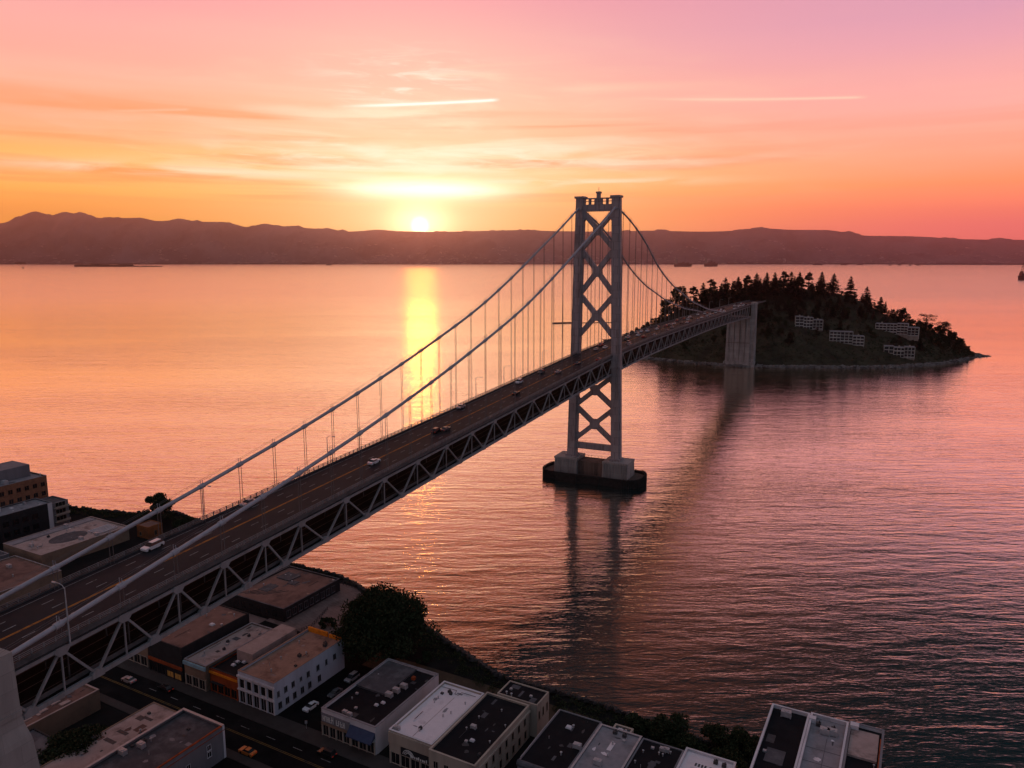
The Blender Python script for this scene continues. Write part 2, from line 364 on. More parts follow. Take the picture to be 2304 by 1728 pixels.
# bright cloud bar just above the sun and thin bars either side
bar_ = mth('MULTIPLY', gauss(SUN_AZ + 0.4, 5.0, 4.8, 0.66), smooth(wnoise(0.25, 1.6, 1.9, dist=0.8), 0.15, 0.42))
sky = mixc(mth('MULTIPLY', bar_, 1.0, clamp=True), sky, (2.3, 2.1, 1.7, 1))
for (a0, e0, sa, se, k) in ((-9, 6.5, 12, 0.40, 0.9), (-3, 7.7, 11, 0.45, 0.8), (2, 5.6, 10, 0.32, 0.7), (-22, 5.9, 13, 0.35, 0.7), (6, 7.0, 12, 0.3, 0.5)):
    b2 = mth('MULTIPLY', gauss(a0, e0, sa, se), smooth(wnoise(0.12, 1.1, a0, dist=1.0), 0.35, 0.6))
    sky = mixc(mth('MULTIPLY', b2, k), sky, lin(255, 244, 214))
# the two thin contrails
def contrail(x0, y0, x1, y1, sig, amt, col):
    global sky
    a0, e0 = azel(x0, y0); a1, e1 = azel(x1, y1)
    L = math.hypot(a1-a0, e1-e0); ux, uy = (a1-a0)/L, (e1-e0)/L
    dx = mth('SUBTRACT', AZ, a0); dy = mth('SUBTRACT', EL, e0)
    u = mth('ADD', mth('MULTIPLY', dx, ux), mth('MULTIPLY', dy, uy))
    v = mth('DIVIDE', mth('ADD', mth('MULTIPLY', dx, -uy), mth('MULTIPLY', dy, ux)), sig)
    g = mth('EXPONENT', mth('MULTIPLY', mth('MULTIPLY', v, v), -1.0))
    w = mth('MULTIPLY', smooth(u, 0, L*0.4), smooth(u, L, L*0.93))
    k = mth('MULTIPLY', mth('MULTIPLY', g, w), smooth(wnoise(0.8, 2.0, x0), 0.1, 0.36))
    sky = mixc(mth('MULTIPLY', k, amt), sky, col)
contrail(735, 240, 1130, 224, 0.10, 1.0, (1.3, 1.2, 1.05, 1))
contrail(1400, 221, 1960, 218, 0.085, 0.9, lin(255, 214, 186))
contrail(220, 250, 430, 246, 0.08, 0.35, lin(255, 214, 186))
# close glow and the disc itself
g3 = gauss(SUN_AZ, SUN_EL + 0.8, 5.2, 2.4)
sky = mixc(mth('MULTIPLY', g3, 0.80), sky, (1.2, 0.95, 0.50, 1))
g4 = gauss(SUN_AZ, SUN_EL + 0.2, 2.0, 1.3)
sky = mixc(g4, sky, (1.15, 0.95, 0.55, 1), 'ADD')
disc = smooth(gauss(SUN_AZ, SUN_EL, 0.60, 0.60), 0.12, 0.55)
sky = mixc(disc, sky, (3.2, 2.5, 1.5, 1))
# away from the sunrise the sky falls to a dim blue grey
absaz = mth('ABSOLUTE', mth('SUBTRACT', AZ, -12.0))
back = ramp(EL, 0, 70, [(0, (100,104,116)), (25, (90,97,112)), (70, (122,128,142))])
sky = mixc(smooth(absaz, 55, 125), sky, back)
sky = mixc(smooth(EL, 50, 70), sky, lin(154, 159, 175))
lift = WN.new('ShaderNodeVectorMath'); lift.operation = 'SCALE'; WL.new(sky, lift.inputs[0]); WL.new(smooth(EL, 14, 0, 1.0, 1.62), lift.inputs[3])
sky = lift.outputs[0]
# below the horizon (only seen beyond the edge of the water)
ns = WN.new('ShaderNodeTexSky'); ns.sky_type = 'NISHITA'; ns.sun_disc = False
ns.sun_elevation = rad(SUN_EL); ns.sun_rotation = rad(SUN_AZ); ns.air_density = 1.5; ns.dust_density = 3.0
bg1 = WN.new('ShaderNodeBackground'); WL.new(sky, bg1.inputs[0]); bg1.inputs[1].default_value = 1.0
bg2 = WN.new('ShaderNodeBackground'); WL.new(ns.outputs[0], bg2.inputs[0]); bg2.inputs[1].default_value = 0.006
ad = WN.new('ShaderNodeAddShader'); WL.new(bg1.outputs[0], ad.inputs[0]); WL.new(bg2.outputs[0], ad.inputs[1])
wo = WN.new('ShaderNodeOutputWorld'); WL.new(ad.outputs[0], wo.inputs[0])

# ------------------------------------------------------------------ haze: one even box of air
hz = MB(); hz.box(-30000, 30000, -1500, 29000, -31, 1950)
hm = bpy.data.materials.new('haze_air'); hm.use_nodes = True
hn = hm.node_tree; hn.nodes.clear()
pv = hn.nodes.new('ShaderNodeVolumePrincipled'); pv.inputs['Color'].default_value = (1.0, 0.62, 0.80, 1)
pv.inputs['Density'].default_value = 3.2e-5; pv.inputs['Anisotropy'].default_value = 0.90
ho = hn.nodes.new('ShaderNodeOutputMaterial'); hn.links.new(pv.outputs[0], ho.inputs['Volume'])
tag(hz.build('haze', hm), kind='stuff')

# ------------------------------------------------------------------ water
def make_water():
    m = bpy.data.materials.new('bay_water'); m.use_nodes = True
    nt = m.node_tree; N = nt.nodes; L = nt.links; p = N['Principled BSDF']
    p.inputs['Base Color'].default_value = (0.006, 0.030, 0.034, 1)
    p.inputs['IOR'].default_value = 1.34; p.inputs['Specular IOR Level'].default_value = 0.5
    tc = N.new('ShaderNodeTexCoord')
    def nz(scale, sx_, sy_, rot, det, rough=0.55, dist=0.0):
        mp = N.new('ShaderNodeMapping'); mp.inputs['Scale'].default_value = (sx_, sy_, 1); mp.inputs['Rotation'].default_value = (0, 0, rad(rot))
        L.new(tc.outputs['Object'], mp.inputs[0])
        n = N.new('ShaderNodeTexNoise'); n.inputs['Scale'].default_value = scale; n.inputs['Detail'].default_value = det; n.inputs['Roughness'].default_value = rough; n.inputs['Distortion'].default_value = dist
        L.new(mp.outputs[0], n.inputs['Vector']); return n.outputs['Fac']
    swell = nz(0.055, 0.24, 1.0, 6, 3)
    chop = nz(0.22, 0.26, 1.0, -6, 4, 0.6, 0.3)
    rip = nz(0.8, 0.4, 1.0, 12, 3, 0.6)
    patch = nz(0.0045, 0.35, 1.6, -6, 5, 0.6, 0.6)
    def mm(op, a, b):
        n = N.new('ShaderNodeMath'); n.operation = op
        for i, v in ((0, a), (1, b)):
            if hasattr(v, 'is_output'): L.new(v, n.inputs[i])
            else: n.inputs[i].default_value = v
        return n.outputs[0]
    hgt = mm('ADD', mm('MULTIPLY', swell, 0.7), mm('ADD', mm('MULTIPLY', chop, 0.55), mm('MULTIPLY', rip, 0.10)))
    pr = N.new('ShaderNodeMapRange'); L.new(patch, pr.inputs['Value'])
    pr.inputs['From Min'].default_value = 0.35; pr.inputs['From Max'].default_value = 0.68; pr.inputs['To Min'].default_value = 0.45; pr.inputs['To Max'].default_value = 1.0
    b = N.new('ShaderNodeBump'); b.inputs['Distance'].default_value = 1.0
    L.new(hgt, b.inputs['Height']); pass
    L.new(b.outputs[0], p.inputs['Normal'])
    p.inputs['Roughness'].default_value = 0.16
    spo = N.new('ShaderNodeSeparateXYZ'); L.new(tc.outputs['Object'], spo.inputs[0])
    def ramp_y(y0, y1, v0, v1):
        q = N.new('ShaderNodeMapRange'); L.new(spo.outputs[1], q.inputs['Value']); q.inputs['From Min'].default_value = y0; q.inputs['From Max'].default_value = y1
        q.inputs['To Min'].default_value = v0; q.inputs['To Max'].default_value = v1; return q.outputs[0]
    open_bay = mm('ADD', ramp_y(280, 900, 1.12, 0.85), ramp_y(1300, 2700, 0.0, 1.05))          # choppy off the shore, calmer mid channel, choppier again in the open bay
    L.new(mm('MULTIPLY', pr.outputs[0], open_bay), b.inputs['Strength'])
    gl = N.new('ShaderNodeBsdfGlossy'); L.new(ramp_y(350, 2600, 0.07, 0.26), gl.inputs['Roughness']); gl.inputs['Color'].default_value = (1, 0.87, 0.74, 1)
    L.new(b.outputs[0], gl.inputs['Normal'])
    lw = N.new('ShaderNodeLayerWeight'); lw.inputs['Blend'].default_value = 0.5; L.new(b.outputs[0], lw.inputs['Normal'])
    cr = N.new('ShaderNodeValToRGB'); e = cr.color_ramp.elements
    e[0].position = 0.30; e[0].color = (0, 0, 0, 1); e[1].position = 0.97; e[1].color = (1, 1, 1, 1)
    for x, v in ((0.45, 0.035), (0.55, 0.12), (0.64, 0.38), (0.74, 0.74), (0.85, 0.92), (0.93, 0.99)):
        q = e.new(x); q.color = (v, v, v, 1)
    L.new(lw.outputs['Facing'], cr.inputs[0])
    mxs = N.new('ShaderNodeMixShader'); L.new(cr.outputs[0], mxs.inputs[0]); L.new(p.outputs[0], mxs.inputs[1]); L.new(gl.outputs[0], mxs.inputs[2])
    L.new(mxs.outputs[0], N['Material Output'].inputs['Surface'])
    return m
w = MB(); w.quad((-60000, -3000, 0), (60000, -3000, 0), (60000, 60000, 0), (-60000, 60000, 0))
tag(w.build('water', make_water()), kind='structure')

# ------------------------------------------------------------------ hills across the bay
rp = [(-900,505),(-500,470),(0,483),(30,480),(60,468),(92,457),(112,461),(130,466),(146,460),(160,458),(176,461),(190,458),(208,464),(225,470),(280,471),(320,471),(350,477),(378,476),(400,472),(425,477),(450,479),(500,480),(520,485),(540,490),(560,487),(580,483),(605,487),(640,490),(700,495),(740,500),(780,499),(820,496),(860,499),(905,500),(950,501),(1000,500),(1060,498),(1130,497),(1200,499),(1320,500),(1400,498),(1500,500),(1560,499),(1610,495),(1640,493),(1700,496),(1780,497),(1810,501),(1850,508),(1950,510),(2000,512),(2050,516),(2212,518),(2600,524),(3000,530)]
rp = [(x*1.0416, y*1.0416) for x, y in rp]
ridge = curve(rp)
hb = MB(); NC = 1300; NRW = 34
D0, D1, D2 = 20000.0, 23800.0, 26500.0
azs = [rad(-47 + 94*i/(NC-1)) for i in range(NC)]
for i, a in enumerate(azs):
    px = CX + F*math.tan(a)/math.cos(PIT)*0.992
    zr = CAMH + (HY - ridge(px))/F * D1 * 0.985
    for j in range(NRW):
        u = j/(NRW-1)
        if u < 0.8:
            v = u/0.8; Dd = D0 + (D1-D0)*v
            x = Dd*math.tan(a)
            foot = 0.10*math.exp(-((v-0.38)/0.16)**2)
            h = zr*(0.30*v + 0.70*v**2.2 + foot*(0.6+0.8*mnoise.noise(Vector((x/1500, 3.3, 0)))))
            n = mnoise.fractal(Vector((x/900, Dd/1300, 1.7)), 1.0, 2.0, 5)
            h += n*230*math.sin(math.pi*v)*0.9 * (0.4+zr/900)
            h += 70*v*v*(abs(mnoise.fractal(Vector((x/700, 7.7, Dd/2500)), 1.0, 2.0, 4))*1.6-0.35)
            if v > 0.93: h += (mnoise.noise(Vector((x/45, 9.1, 0)))*0.6 + mnoise.noise(Vector((x/120, 4.1, 0))))*8
        else:
            v = (u-0.8)/0.2; Dd = D1 + (D2-D1)*v; h = zr*(1-v*v)
        hb.v.append((Dd*math.tan(a), Dd, max(h, -3) if j else -3))
for i in range(NC-1):
    for j in range(NRW-1):
        a = i*NRW+j; hb.f.append((a, a+NRW, a+NRW+1, a+1)); hb.m.append(0)
tag(hb.build('hills', 'hill', smooth=True), kind='structure')
def hill_z(x, y):
    a = math.atan2(x, y); i = int((math.degrees(a)+47)/94*(NC-1)); i = max(0, min(NC-2, i))
    v = (y - D0)/(D1-D0); j = int(max(0, min(0.999, v))*0.8*(NRW-1))
    return hb.v[i*NRW+j][2]
fb = MB()
for k in range(2600):
    px = rng.uniform(-80, 2400); a = math.atan((px-CX)/F)
    dens = 0.35 + 0.65*(1 if px > 800 else 0.4)
    if rng.random() > dens: continue
    y = D0 + 60 + (rng.random()**2.2)*2300; x = y*math.tan(a); z = hill_z(x, y)
    s = rng.uniform(12, 30); hh = rng.uniform(8, 26); hh *= (2.0 if rng.random() < 0.06 else 1)
    fb.box(x-s*1.3, x+s*1.3, y-s, y+s, z-12, z+hh)
tag(fb.build('far_shore_buildings', 'far_wall'), 'pale specks of the city spread along the far shore below the ridge', 'far city', kind='stuff')
st_ = MB(); r_s = random.Random(8)
x = -17000.0
while x < 17000:
    wd = r_s.uniform(60, 420); hh = r_s.uniform(8, 34)*(1.6 if r_s.random() < .12 else 1)
    y0 = 19750 + 60*math.sin(x/900); st_.hexa([(x,y0,-2),(x+wd,y0,-2),(x+wd,y0+220,-2),(x,y0+220,-2),(x+wd*.06,y0+20,hh),(x+wd*.94,y0+20,hh*r_s.uniform(.6,1)),(x+wd*.94,y0+200,hh),(x+wd*.06,y0+200,hh)]); x += wd*r_s.uniform(.8, 1.0)
tag(st_.build('far_shore', 'far_dark'), kind='structure')
sp = MB()
poly = [(on_z(1840*1.0416*1.0, 592.5, 0)), ]
spit = [Vector((9500 + i*900, 17800 - 250*math.sin(i*0.5), 0)) for i in range(14)]
for i in range(13):
    p = spit[i]; sp.box(p.x, p.x+900, p.y-200, p.y+260, -2, 14 + 16*(0.5+0.5*mnoise.noise(Vector((i*0.7, 1, 1)))) + i*1.5)
tag(sp.build('far_shore_spit', 'hill'), kind='structure')

# ------------------------------------------------------------------ the bridge
BA = rad(64.6)
BD = Vector((math.cos(BA), math.sin(BA), 0)); BN = Vector((math.sin(BA), -math.cos(BA), 0)); BO = Vector((58.3, 404.06, 0))
def BP(t, s, z): 
    p = BO + BD*t + BN*s; return Vector((p.x, p.y, z))
SR, SLF = -4.0, -23.4
SM = (SR+SLF)/2
zc = curve([(-345,51.8),(-310,53.6),(-155,61.0),(0,68.4),(60,70.0),(151,70.3),(300,69.9),(499,68.4),(640,66.4)])
dep = curve([(-345,8.4),(-100,8.2),(16,8.6),(275,8.6),(400,10.0),(503,12.2)])
road = lambda t: zc(t) + 1.7
czl = curve([(-335,54.6),(-321,56.6),(-284,62.9),(-254,68.3),(-222,74.6),(-191,81.7),(-158,90.2),(-120,101.2),(-89,112.4),(-51,127.6),(-26,137.6),(-1,148.4)])
czr = curve([(1,148.4),(28,141.5),(56,131.8),(92,115.6),(128,104.0),(160,96.6),(194,89.3),(233,83.3),(258,79.6),(300,75.6),(330,72.4)])
cz = lambda t: czl(t) if t < 0 else czr(t)
T0, T1 = -324.0, 500.0
nodes = [-312.5 + 12.5*i for i in range(-1, 6)]
nodes = nodes[:7]
last = nodes[-1]
nodes += [last + (0-last)*(i+1)/14 for i in range(14)]
nodes += [500*(i+1)/29 for i in range(29)]

br = empty('suspension_bridge', BP(0, SM, 0), 0, 'grey suspension bridge running from the waterfront to the wooded island', 'bridge')
INV = Matrix.Translation(-br.location)
def bpart(mb, name, mats, parent, smooth=False):
    q = -Vector(br.location)
    mb.v = [tuple(Vector(v) + q) for v in mb.v]
    return mb.build(name, mats, parent, smooth)

ts = [T0 + 5.9*i for i in range(int((640-T0)/5.9)+1)]
def strip(mb, s0, s1, z0f, z1f, tlist, m=0):
    rings = []
    for t in tlist:
        rings.append([BP(t, s0, z0f(t)), BP(t, s1, z0f(t)), BP(t, s1, z1f(t)), BP(t, s0, z1f(t))])
    mb.loft(rings, m)
bow = [t for t in ts]
dk = MB(); strip(dk, SLF-0.3, SR+0.3, lambda t: road(t)-0.6, road, ts)
deck = bpart(dk, 'road_deck', 'asphalt', br)
ml = MB()
for s in (SM-0.28, SM+0.05):
    strip(ml, s, s+0.20, lambda t: road(t)+0.01, lambda t: road(t)+0.02, ts)
bpart(ml, 'centre_line', 'orange_line', deck)
mw = MB()
for s in (SLF+3.9, SLF+7.0, SR-6.9, SR-3.8):
    t = T0
    while t < 480:
        strip(mw, s-0.09, s+0.09, lambda q: road(q)+0.01, lambda q: road(q)+0.02, [t, t+2.4]); t += 9.2
for s in (SLF+1.0, SR-1.1):
    strip(mw, s, s+0.13, lambda q: road(q)+0.01, lambda q: road(q)+0.02, ts)
bpart(mw, 'lane_markings', 'white_line', deck)
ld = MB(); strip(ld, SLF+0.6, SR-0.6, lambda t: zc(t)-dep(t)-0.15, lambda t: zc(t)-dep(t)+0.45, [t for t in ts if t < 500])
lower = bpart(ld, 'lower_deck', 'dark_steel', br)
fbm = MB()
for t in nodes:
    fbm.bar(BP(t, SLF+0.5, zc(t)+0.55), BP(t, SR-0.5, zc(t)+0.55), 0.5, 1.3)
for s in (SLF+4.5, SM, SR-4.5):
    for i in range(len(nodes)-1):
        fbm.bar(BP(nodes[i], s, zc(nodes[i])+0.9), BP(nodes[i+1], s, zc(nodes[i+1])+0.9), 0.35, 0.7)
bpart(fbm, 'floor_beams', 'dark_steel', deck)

def fascia(s, name):
    mb = MB(); side = 1 if s > SM else -1
    strip(mb, s+side*0.45, s+side*0.62, lambda t: road(t)-0.75, lambda t: road(t)+0.35, ts)       # edge beam + kerb
    o = bpart(mb, 'edge_beam', 'dark_rail', br)
    r = MB()
    for h in (0.62, 0.92, 1.25):
        for i in range(len(ts)-1):
            r.bar(BP(ts[i], s+side*0.5, road(ts[i])+h), BP(ts[i+1], s+side*0.5, road(ts[i+1])+h), 0.10, 0.12)
    t = T0
    while t < 560:
        r.bar(BP(t, s+side*0.5, road(t)+0.40), BP(t, s+side*0.5, road(t)+1.34), 0.16, 0.22, up=BD); t += 2.1
    bpart(r, 'railing', 'mid_rail', br)
fascia(SR, 'right'); fascia(SLF, 'left')

def truss(s):
    side = 1 if s > SM else -1
    tp = MB()
    for i in range(len(nodes)-1):
        a, b = nodes[i], nodes[i+1]
        tp.bar(BP(a, s, zc(a)), BP(b, s, zc(b)), 0.62, 0.70)
    root = bpart(tp, 'side_truss', 'steel', br)
    bt = MB()
    for i in range(len(nodes)-1):
        a, b = nodes[i], nodes[i+1]; m_ = (a+b)/2
        bt.bar(BP(a, s, zc(a)-dep(a)), BP(b, s, zc(b)-dep(b)), 0.66, 0.80)
    bpart(bt, 'bottom_chord', 'steel', root)
    for i, a in enumerate(nodes):
        gp = MB()
        k = 0.62 if a < 20 else 0.5
        z = zc(a)
        ring = lambda ss: [BP(a-1.7*k, ss, z+0.5), BP(a-2.3*k, ss, z-0.3), BP(a-1.1*k, ss, z-1.9*k), BP(a+1.1*k, ss, z-1.9*k), BP(a+2.3*k, ss, z-0.3), BP(a+1.7*k, ss, z+0.5)]
        gp.loft([ring(s-0.42), ring(s+0.42)]); bpart(gp, 'gusset_plate', 'steel', root); gp = MB()
        if i < len(nodes)-1:
            c = (a+nodes[i+1])/2; z = zc(c)-dep(c)
            ring2 = lambda ss: [BP(c-2.0*k, ss, z-0.5), BP(c+2.0*k, ss, z-0.5), BP(c+2.0*k, ss, z+0.5), BP(c+0.9*k, ss, z+1.7*k), BP(c-0.9*k, ss, z+1.7*k), BP(c-2.0*k, ss, z+0.5)]
            gp.loft([ring2(s-0.44), ring2(s+0.44)]); bpart(gp, 'gusset_plate', 'steel', root)
    for i in range(len(nodes)-1):
        a, b = nodes[i], nodes[i+1]; c = (a+b)/2
        for (t0, t1) in ((a, c), (b, c)):
            d = MB(); d.bar(BP(t0, s, zc(t0)), BP(t1, s, zc(t1)-dep(t1)), 0.42, 0.46, up=BN)
            bpart(d, 'diagonal', 'steel', root)
        v = MB(); v.bar(BP(a, s, zc(a)-0.3), BP(a, s, zc(a)-dep(a)), 0.26, 0.3, up=BN)
        bpart(v, 'vertical', 'steel', root)
        # thin sway members seen through the truss
    return root
truss(SR); truss(SLF)
# lower-deck parapet and bracing seen in the dark between the trusses
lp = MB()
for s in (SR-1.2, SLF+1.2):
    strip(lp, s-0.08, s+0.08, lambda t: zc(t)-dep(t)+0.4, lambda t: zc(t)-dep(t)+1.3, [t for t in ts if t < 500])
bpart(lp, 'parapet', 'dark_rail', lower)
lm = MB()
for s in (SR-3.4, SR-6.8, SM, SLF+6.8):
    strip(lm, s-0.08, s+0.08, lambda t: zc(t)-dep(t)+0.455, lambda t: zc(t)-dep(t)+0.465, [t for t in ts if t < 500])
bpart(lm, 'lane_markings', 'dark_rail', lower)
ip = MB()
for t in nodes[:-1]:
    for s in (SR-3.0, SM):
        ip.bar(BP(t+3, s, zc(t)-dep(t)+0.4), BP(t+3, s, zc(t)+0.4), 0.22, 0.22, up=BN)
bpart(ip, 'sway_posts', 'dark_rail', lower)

# cables, hangers
hangs = [-312.5 + 12.5*i for i in range(25)] + [12.5*(i+1) for i in range(24)]
for s_, top_ in ((SR, -4.0), (SLF, -24.3)):
    sc_ = lambda t: s_ + 0.1 + (top_-s_)*max(0.0, 1-abs(t)/90.0)
    cb = MB()
    tl = [-332+3.0*i for i in range(111)] + [1.5+3*i for i in range(109)]
    tl = [t for t in tl if t <= 327]
    cb.tube([BP(t, sc_(t), cz(t)) for t in tl], 0.47, 10)
    ca = bpart(cb, 'main_cable', 'cable', br, True)
    hr = MB()
    tl2 = [t for t in tl[::2] if t < 300]
    for o in (-0.35, 0.35):
        hr.tube([BP(t, sc_(t)+o, cz(t)+1.45) for t in tl2 if t < -6], 0.035, 4)
        hr.tube([BP(t, sc_(t)+o, cz(t)+1.45) for t in tl2 if t > 6], 0.035, 4)
    bpart(hr, 'hand_rope', 'rope', ca)
    for t in hangs:
        if abs(t) < 5: continue
        b = MB(); h0 = zc(t)+0.4; h1 = cz(t)
        slope = (cz(t+1)-cz(t-1))/2
        if h1 - h0 > 1.2:
            for o in (-0.42, 0.42):
                b.tube([BP(t+o, s_+0.1, h0), BP(t+o, sc_(t), h1)], 0.075, 5)
            hg = bpart(b, 'hanger', 'rope', br)
        else: hg = ca
        b2 = MB()
        b2.tube([BP(t-0.75, sc_(t), cz(t-0.75)), BP(t+0.75, sc_(t), cz(t+0.75))], 0.62, 10)
        for o in (-0.35, 0.35):
            b2.bar(BP(t, sc_(t)+o, h1+0.4), BP(t, sc_(t)+o, h1+1.6), 0.09, 0.09)
        bpart(b2, 'cable_band', 'cable', hg)

# tower
tw = MB()
S_IN = lambda z: 2.95*(z-12)/138.0
def leg_s(side, z): return (-0.9 - S_IN(z)) if side > 0 else (-26.7 + S_IN(z))
tower = None
for side in (1, -1):
    mb = MB()
    for (w0, d0, zz) in ((1.95, 2.6, 0), (2.45, 1.75, 0)):
        rings = []
        for z in (12, 14, 30, 60, 90, 120, 149.2, 153.4):
            k = 1.12 if z < 13.5 else (1.06 - 0.12*(z-14)/139)
            c = leg_s(side, z); ww, dd = w0*k, d0*k
            rings.append([BP(-dd, c-ww, z), BP(-dd, c+ww, z), BP(dd, c+ww, z), BP(dd, c-ww, z)])
        mb.loft(rings)
    for z, e in ((12.5, 0.55), (153.6, 0.2)):
        c = leg_s(side, z)
        mb.hexa([BP(-2.8-e, c-2.5-e, z-0.6), BP(-2.8-e, c+2.5+e, z-0.6), BP(2.8+e, c+2.5+e, z-0.6), BP(2.8+e, c-2.5-e, z-0.6), BP(-2.8-e, c-2.5-e, z+0.5), BP(-2.8-e, c+2.5+e, z+0.5), BP(2.8+e, c+2.5+e, z+0.5), BP(2.8+e, c-2.5-e, z+0.5)])
    zz = 63.5; c = leg_s(side, zz)
    mb.hexa([BP(-3.0, c-2.8, zz-0.5), BP(-3.0, c+2.8, zz-0.5), BP(3.0, c+2.8, zz-0.5), BP(3.0, c-2.8, zz-0.5), BP(-3.0, c-2.8, zz+0.6), BP(-3.0, c+2.8, zz+0.6), BP(3.0, c+2.8, zz+0.6), BP(3.0, c-2.8, zz+0.6)])
    if tower is None:
        tower = empty('tower', (0, 0, 0), 0, None, None); tower.parent = br
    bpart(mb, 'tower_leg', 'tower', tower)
def inn(side, z): return leg_s(side, z) - side*1.9
for (z0, z1) in ((145.6, 127.2), (125.6, 103.4), (101.6, 80.4), (58.5, 41.6), (39.9, 22.0)):
    zm = (z0+z1)/2; cen = BP(0, (leg_s(1, zm)+leg_s(-1, zm))/2, zm)
    for side in (1, -1):
        x = MB(); x.bar(BP(0, inn(side, z0), z0), BP(0, inn(-side, z1), z1), 2.5, 2.2, up=BD)
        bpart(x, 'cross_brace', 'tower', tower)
    g = MB()
    k = 2.7
    ring = lambda t: [cen+BD*t+BN*(k*ca_)+Vector((0,0,k*1.1*sa_)) for ca_, sa_ in [(math.cos(rad(22.5+45*i)), math.sin(rad(22.5+45*i))) for i in range(8)]]
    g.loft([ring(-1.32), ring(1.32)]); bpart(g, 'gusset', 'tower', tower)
    for side in (1, -1):
        for z in (z0, z1):
            sgn = 1 if z == z0 else -1
            c0 = inn(side, z)
            q = lambda t: [BP(t, c0+side*0.3, z+sgn*1.0), BP(t, c0-side*2.4, z-sgn*0.7), BP(t, c0-side*1.9, z-sgn*2.8), BP(t, c0+side*0.3, z-sgn*5.2)]
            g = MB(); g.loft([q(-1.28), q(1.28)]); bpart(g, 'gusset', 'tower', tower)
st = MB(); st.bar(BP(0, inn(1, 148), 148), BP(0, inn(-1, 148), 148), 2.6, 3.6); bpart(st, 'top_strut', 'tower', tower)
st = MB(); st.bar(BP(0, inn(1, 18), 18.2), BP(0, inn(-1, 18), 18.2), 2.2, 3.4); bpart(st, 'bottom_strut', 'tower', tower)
rl = MB()
a_, b_ = inn(1, 152), inn(-1, 152)
for t in (-1.2, 1.2):
    rl.bar(BP(t, a_, 152.9), BP(t, b_, 152.9), 0.35, 0.5); rl.bar(BP(t, a_, 151.4), BP(t, b_, 151.4), 0.16, 0.18)
    for k in range(1, 5):
        s = a_ + (b_-a_)*k/5; rl.bar(BP(t, s, 149.8), BP(t, s, 152.8), 0.7, 0.5, up=BD)
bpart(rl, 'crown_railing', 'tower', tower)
bc = MB(); cs = (a_+b_)/2
bc.hexa([BP(-1, cs-0.9, 149.8), BP(-1, cs+0.9, 149.8), BP(1, cs+0.9, 149.8), BP(1, cs-0.9, 149.8), BP(-1, cs-0.9, 155.5), BP(-1, cs+0.9, 155.5), BP(1, cs+0.9, 155.5), BP(1, cs-0.9, 155.5)])
bc.hexa([BP(-1.3, cs-1.25, 155.5), BP(-1.3, cs+1.25, 155.5), BP(1.3, cs+1.25, 155.5), BP(1.3, cs-1.25, 155.5), BP(-1.3, cs-1.25, 156.4), BP(-1.3, cs+1.25, 156.4), BP(1.3, cs+1.25, 156.4), BP(1.3, cs-1.25, 156.4)])
bc.tube([BP(0, cs, 156.4), BP(0, cs, 158.6)], 0.12, 6)
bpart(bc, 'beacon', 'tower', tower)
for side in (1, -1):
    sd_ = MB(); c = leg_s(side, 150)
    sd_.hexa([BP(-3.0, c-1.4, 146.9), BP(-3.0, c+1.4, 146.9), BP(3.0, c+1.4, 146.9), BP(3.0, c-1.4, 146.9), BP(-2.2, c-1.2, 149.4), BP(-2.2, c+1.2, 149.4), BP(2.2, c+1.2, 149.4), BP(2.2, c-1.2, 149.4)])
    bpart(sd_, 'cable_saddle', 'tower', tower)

# tower pier
pier = empty('tower_pier', (0, 0, 0), 0, None, None); pier.parent = br
def oblong(e, n=10):
    out = []
    hs, ht = 29.0+e, 11.5+e
    for i in range(n+1):
        a = -math.pi/2 + math.pi*i/n
        out.append((SM + (hs-9.5) + (9.5+0)*math.copysign(abs(math.cos(a))**0.8, math.cos(a)), ht*math.copysign(abs(math.sin(a))**0.75, math.sin(a))))
    for i in range(n+1):
        a = math.pi/2 + math.pi*i/n
        out.append((SM - (hs-9.5) + 9.5*math.copysign(abs(math.cos(a))**0.8, math.cos(a)), ht*math.copysign(abs(math.sin(a))**0.75, math.sin(a))))
    return [(BP(t, s, 0).x, BP(t, s, 0).y) for s, t in out]
fd = MB(); fd.prism(oblong(0), -4, 3.0, 0, 1); fend = bpart(fd, 'fender', ['fender', 'fender_top'], pier)
fr = MB()
o0, o1 = oblong(0.1), oblong(-0.9)
for i in range(len(o0)):
    j = (i+1) % len(o0)
    fr.hexa([(*o0[i], 3.0), (*o0[j], 3.0), (*o1[j], 3.0), (*o1[i], 3.0), (*o0[i], 4.3), (*o0[j], 4.3), (*o1[j], 4.3), (*o1[i], 4.3)])
    for k in range(3):
        p = Vector((*o0[i], 0)).lerp(Vector((*o0[j], 0)), k/3)
        if (Vector((*o0[i], 0))-Vector((*o0[j], 0))).length > 0.5: fr.tube([p+Vector((0,0,-3)), p+Vector((0,0,4.6+rng.uniform(-.2,.3)))], 0.32, 5)
bpart(fr, 'fender_rim', 'fender', fend)
def sbox(mb, s0, s1, t0, t1, z0, z1, k=0.0, m=0):
    mb.hexa([BP(t0-k, s0-k, z0), BP(t0-k, s1+k, z0), BP(t1+k, s1+k, z0), BP(t1+k, s0-k, z0), BP(t0, s0, z1), BP(t0, s1, z1), BP(t1, s1, z1), BP(t1, s0, z1)], m)
for (s0, s1) in ((-34.8, -21.6), (-6.6, 7.4)):
    b = MB(); sbox(b, s0, s1, -6.5, 6.5, 2.9, 10.9, 0.3); sbox(b, s0-0.25, s1+0.25, -6.8, 6.8, 10.9, 11.9)
    for q in range(9):
        sx_ = s0 + (s1-s0)*(q+0.5)/9; sbox(b, sx_-0.28, sx_+0.28, -6.95, -6.5, 3.0, 10.9)
    bpart(b, 'pedestal', 'concrete', pier)
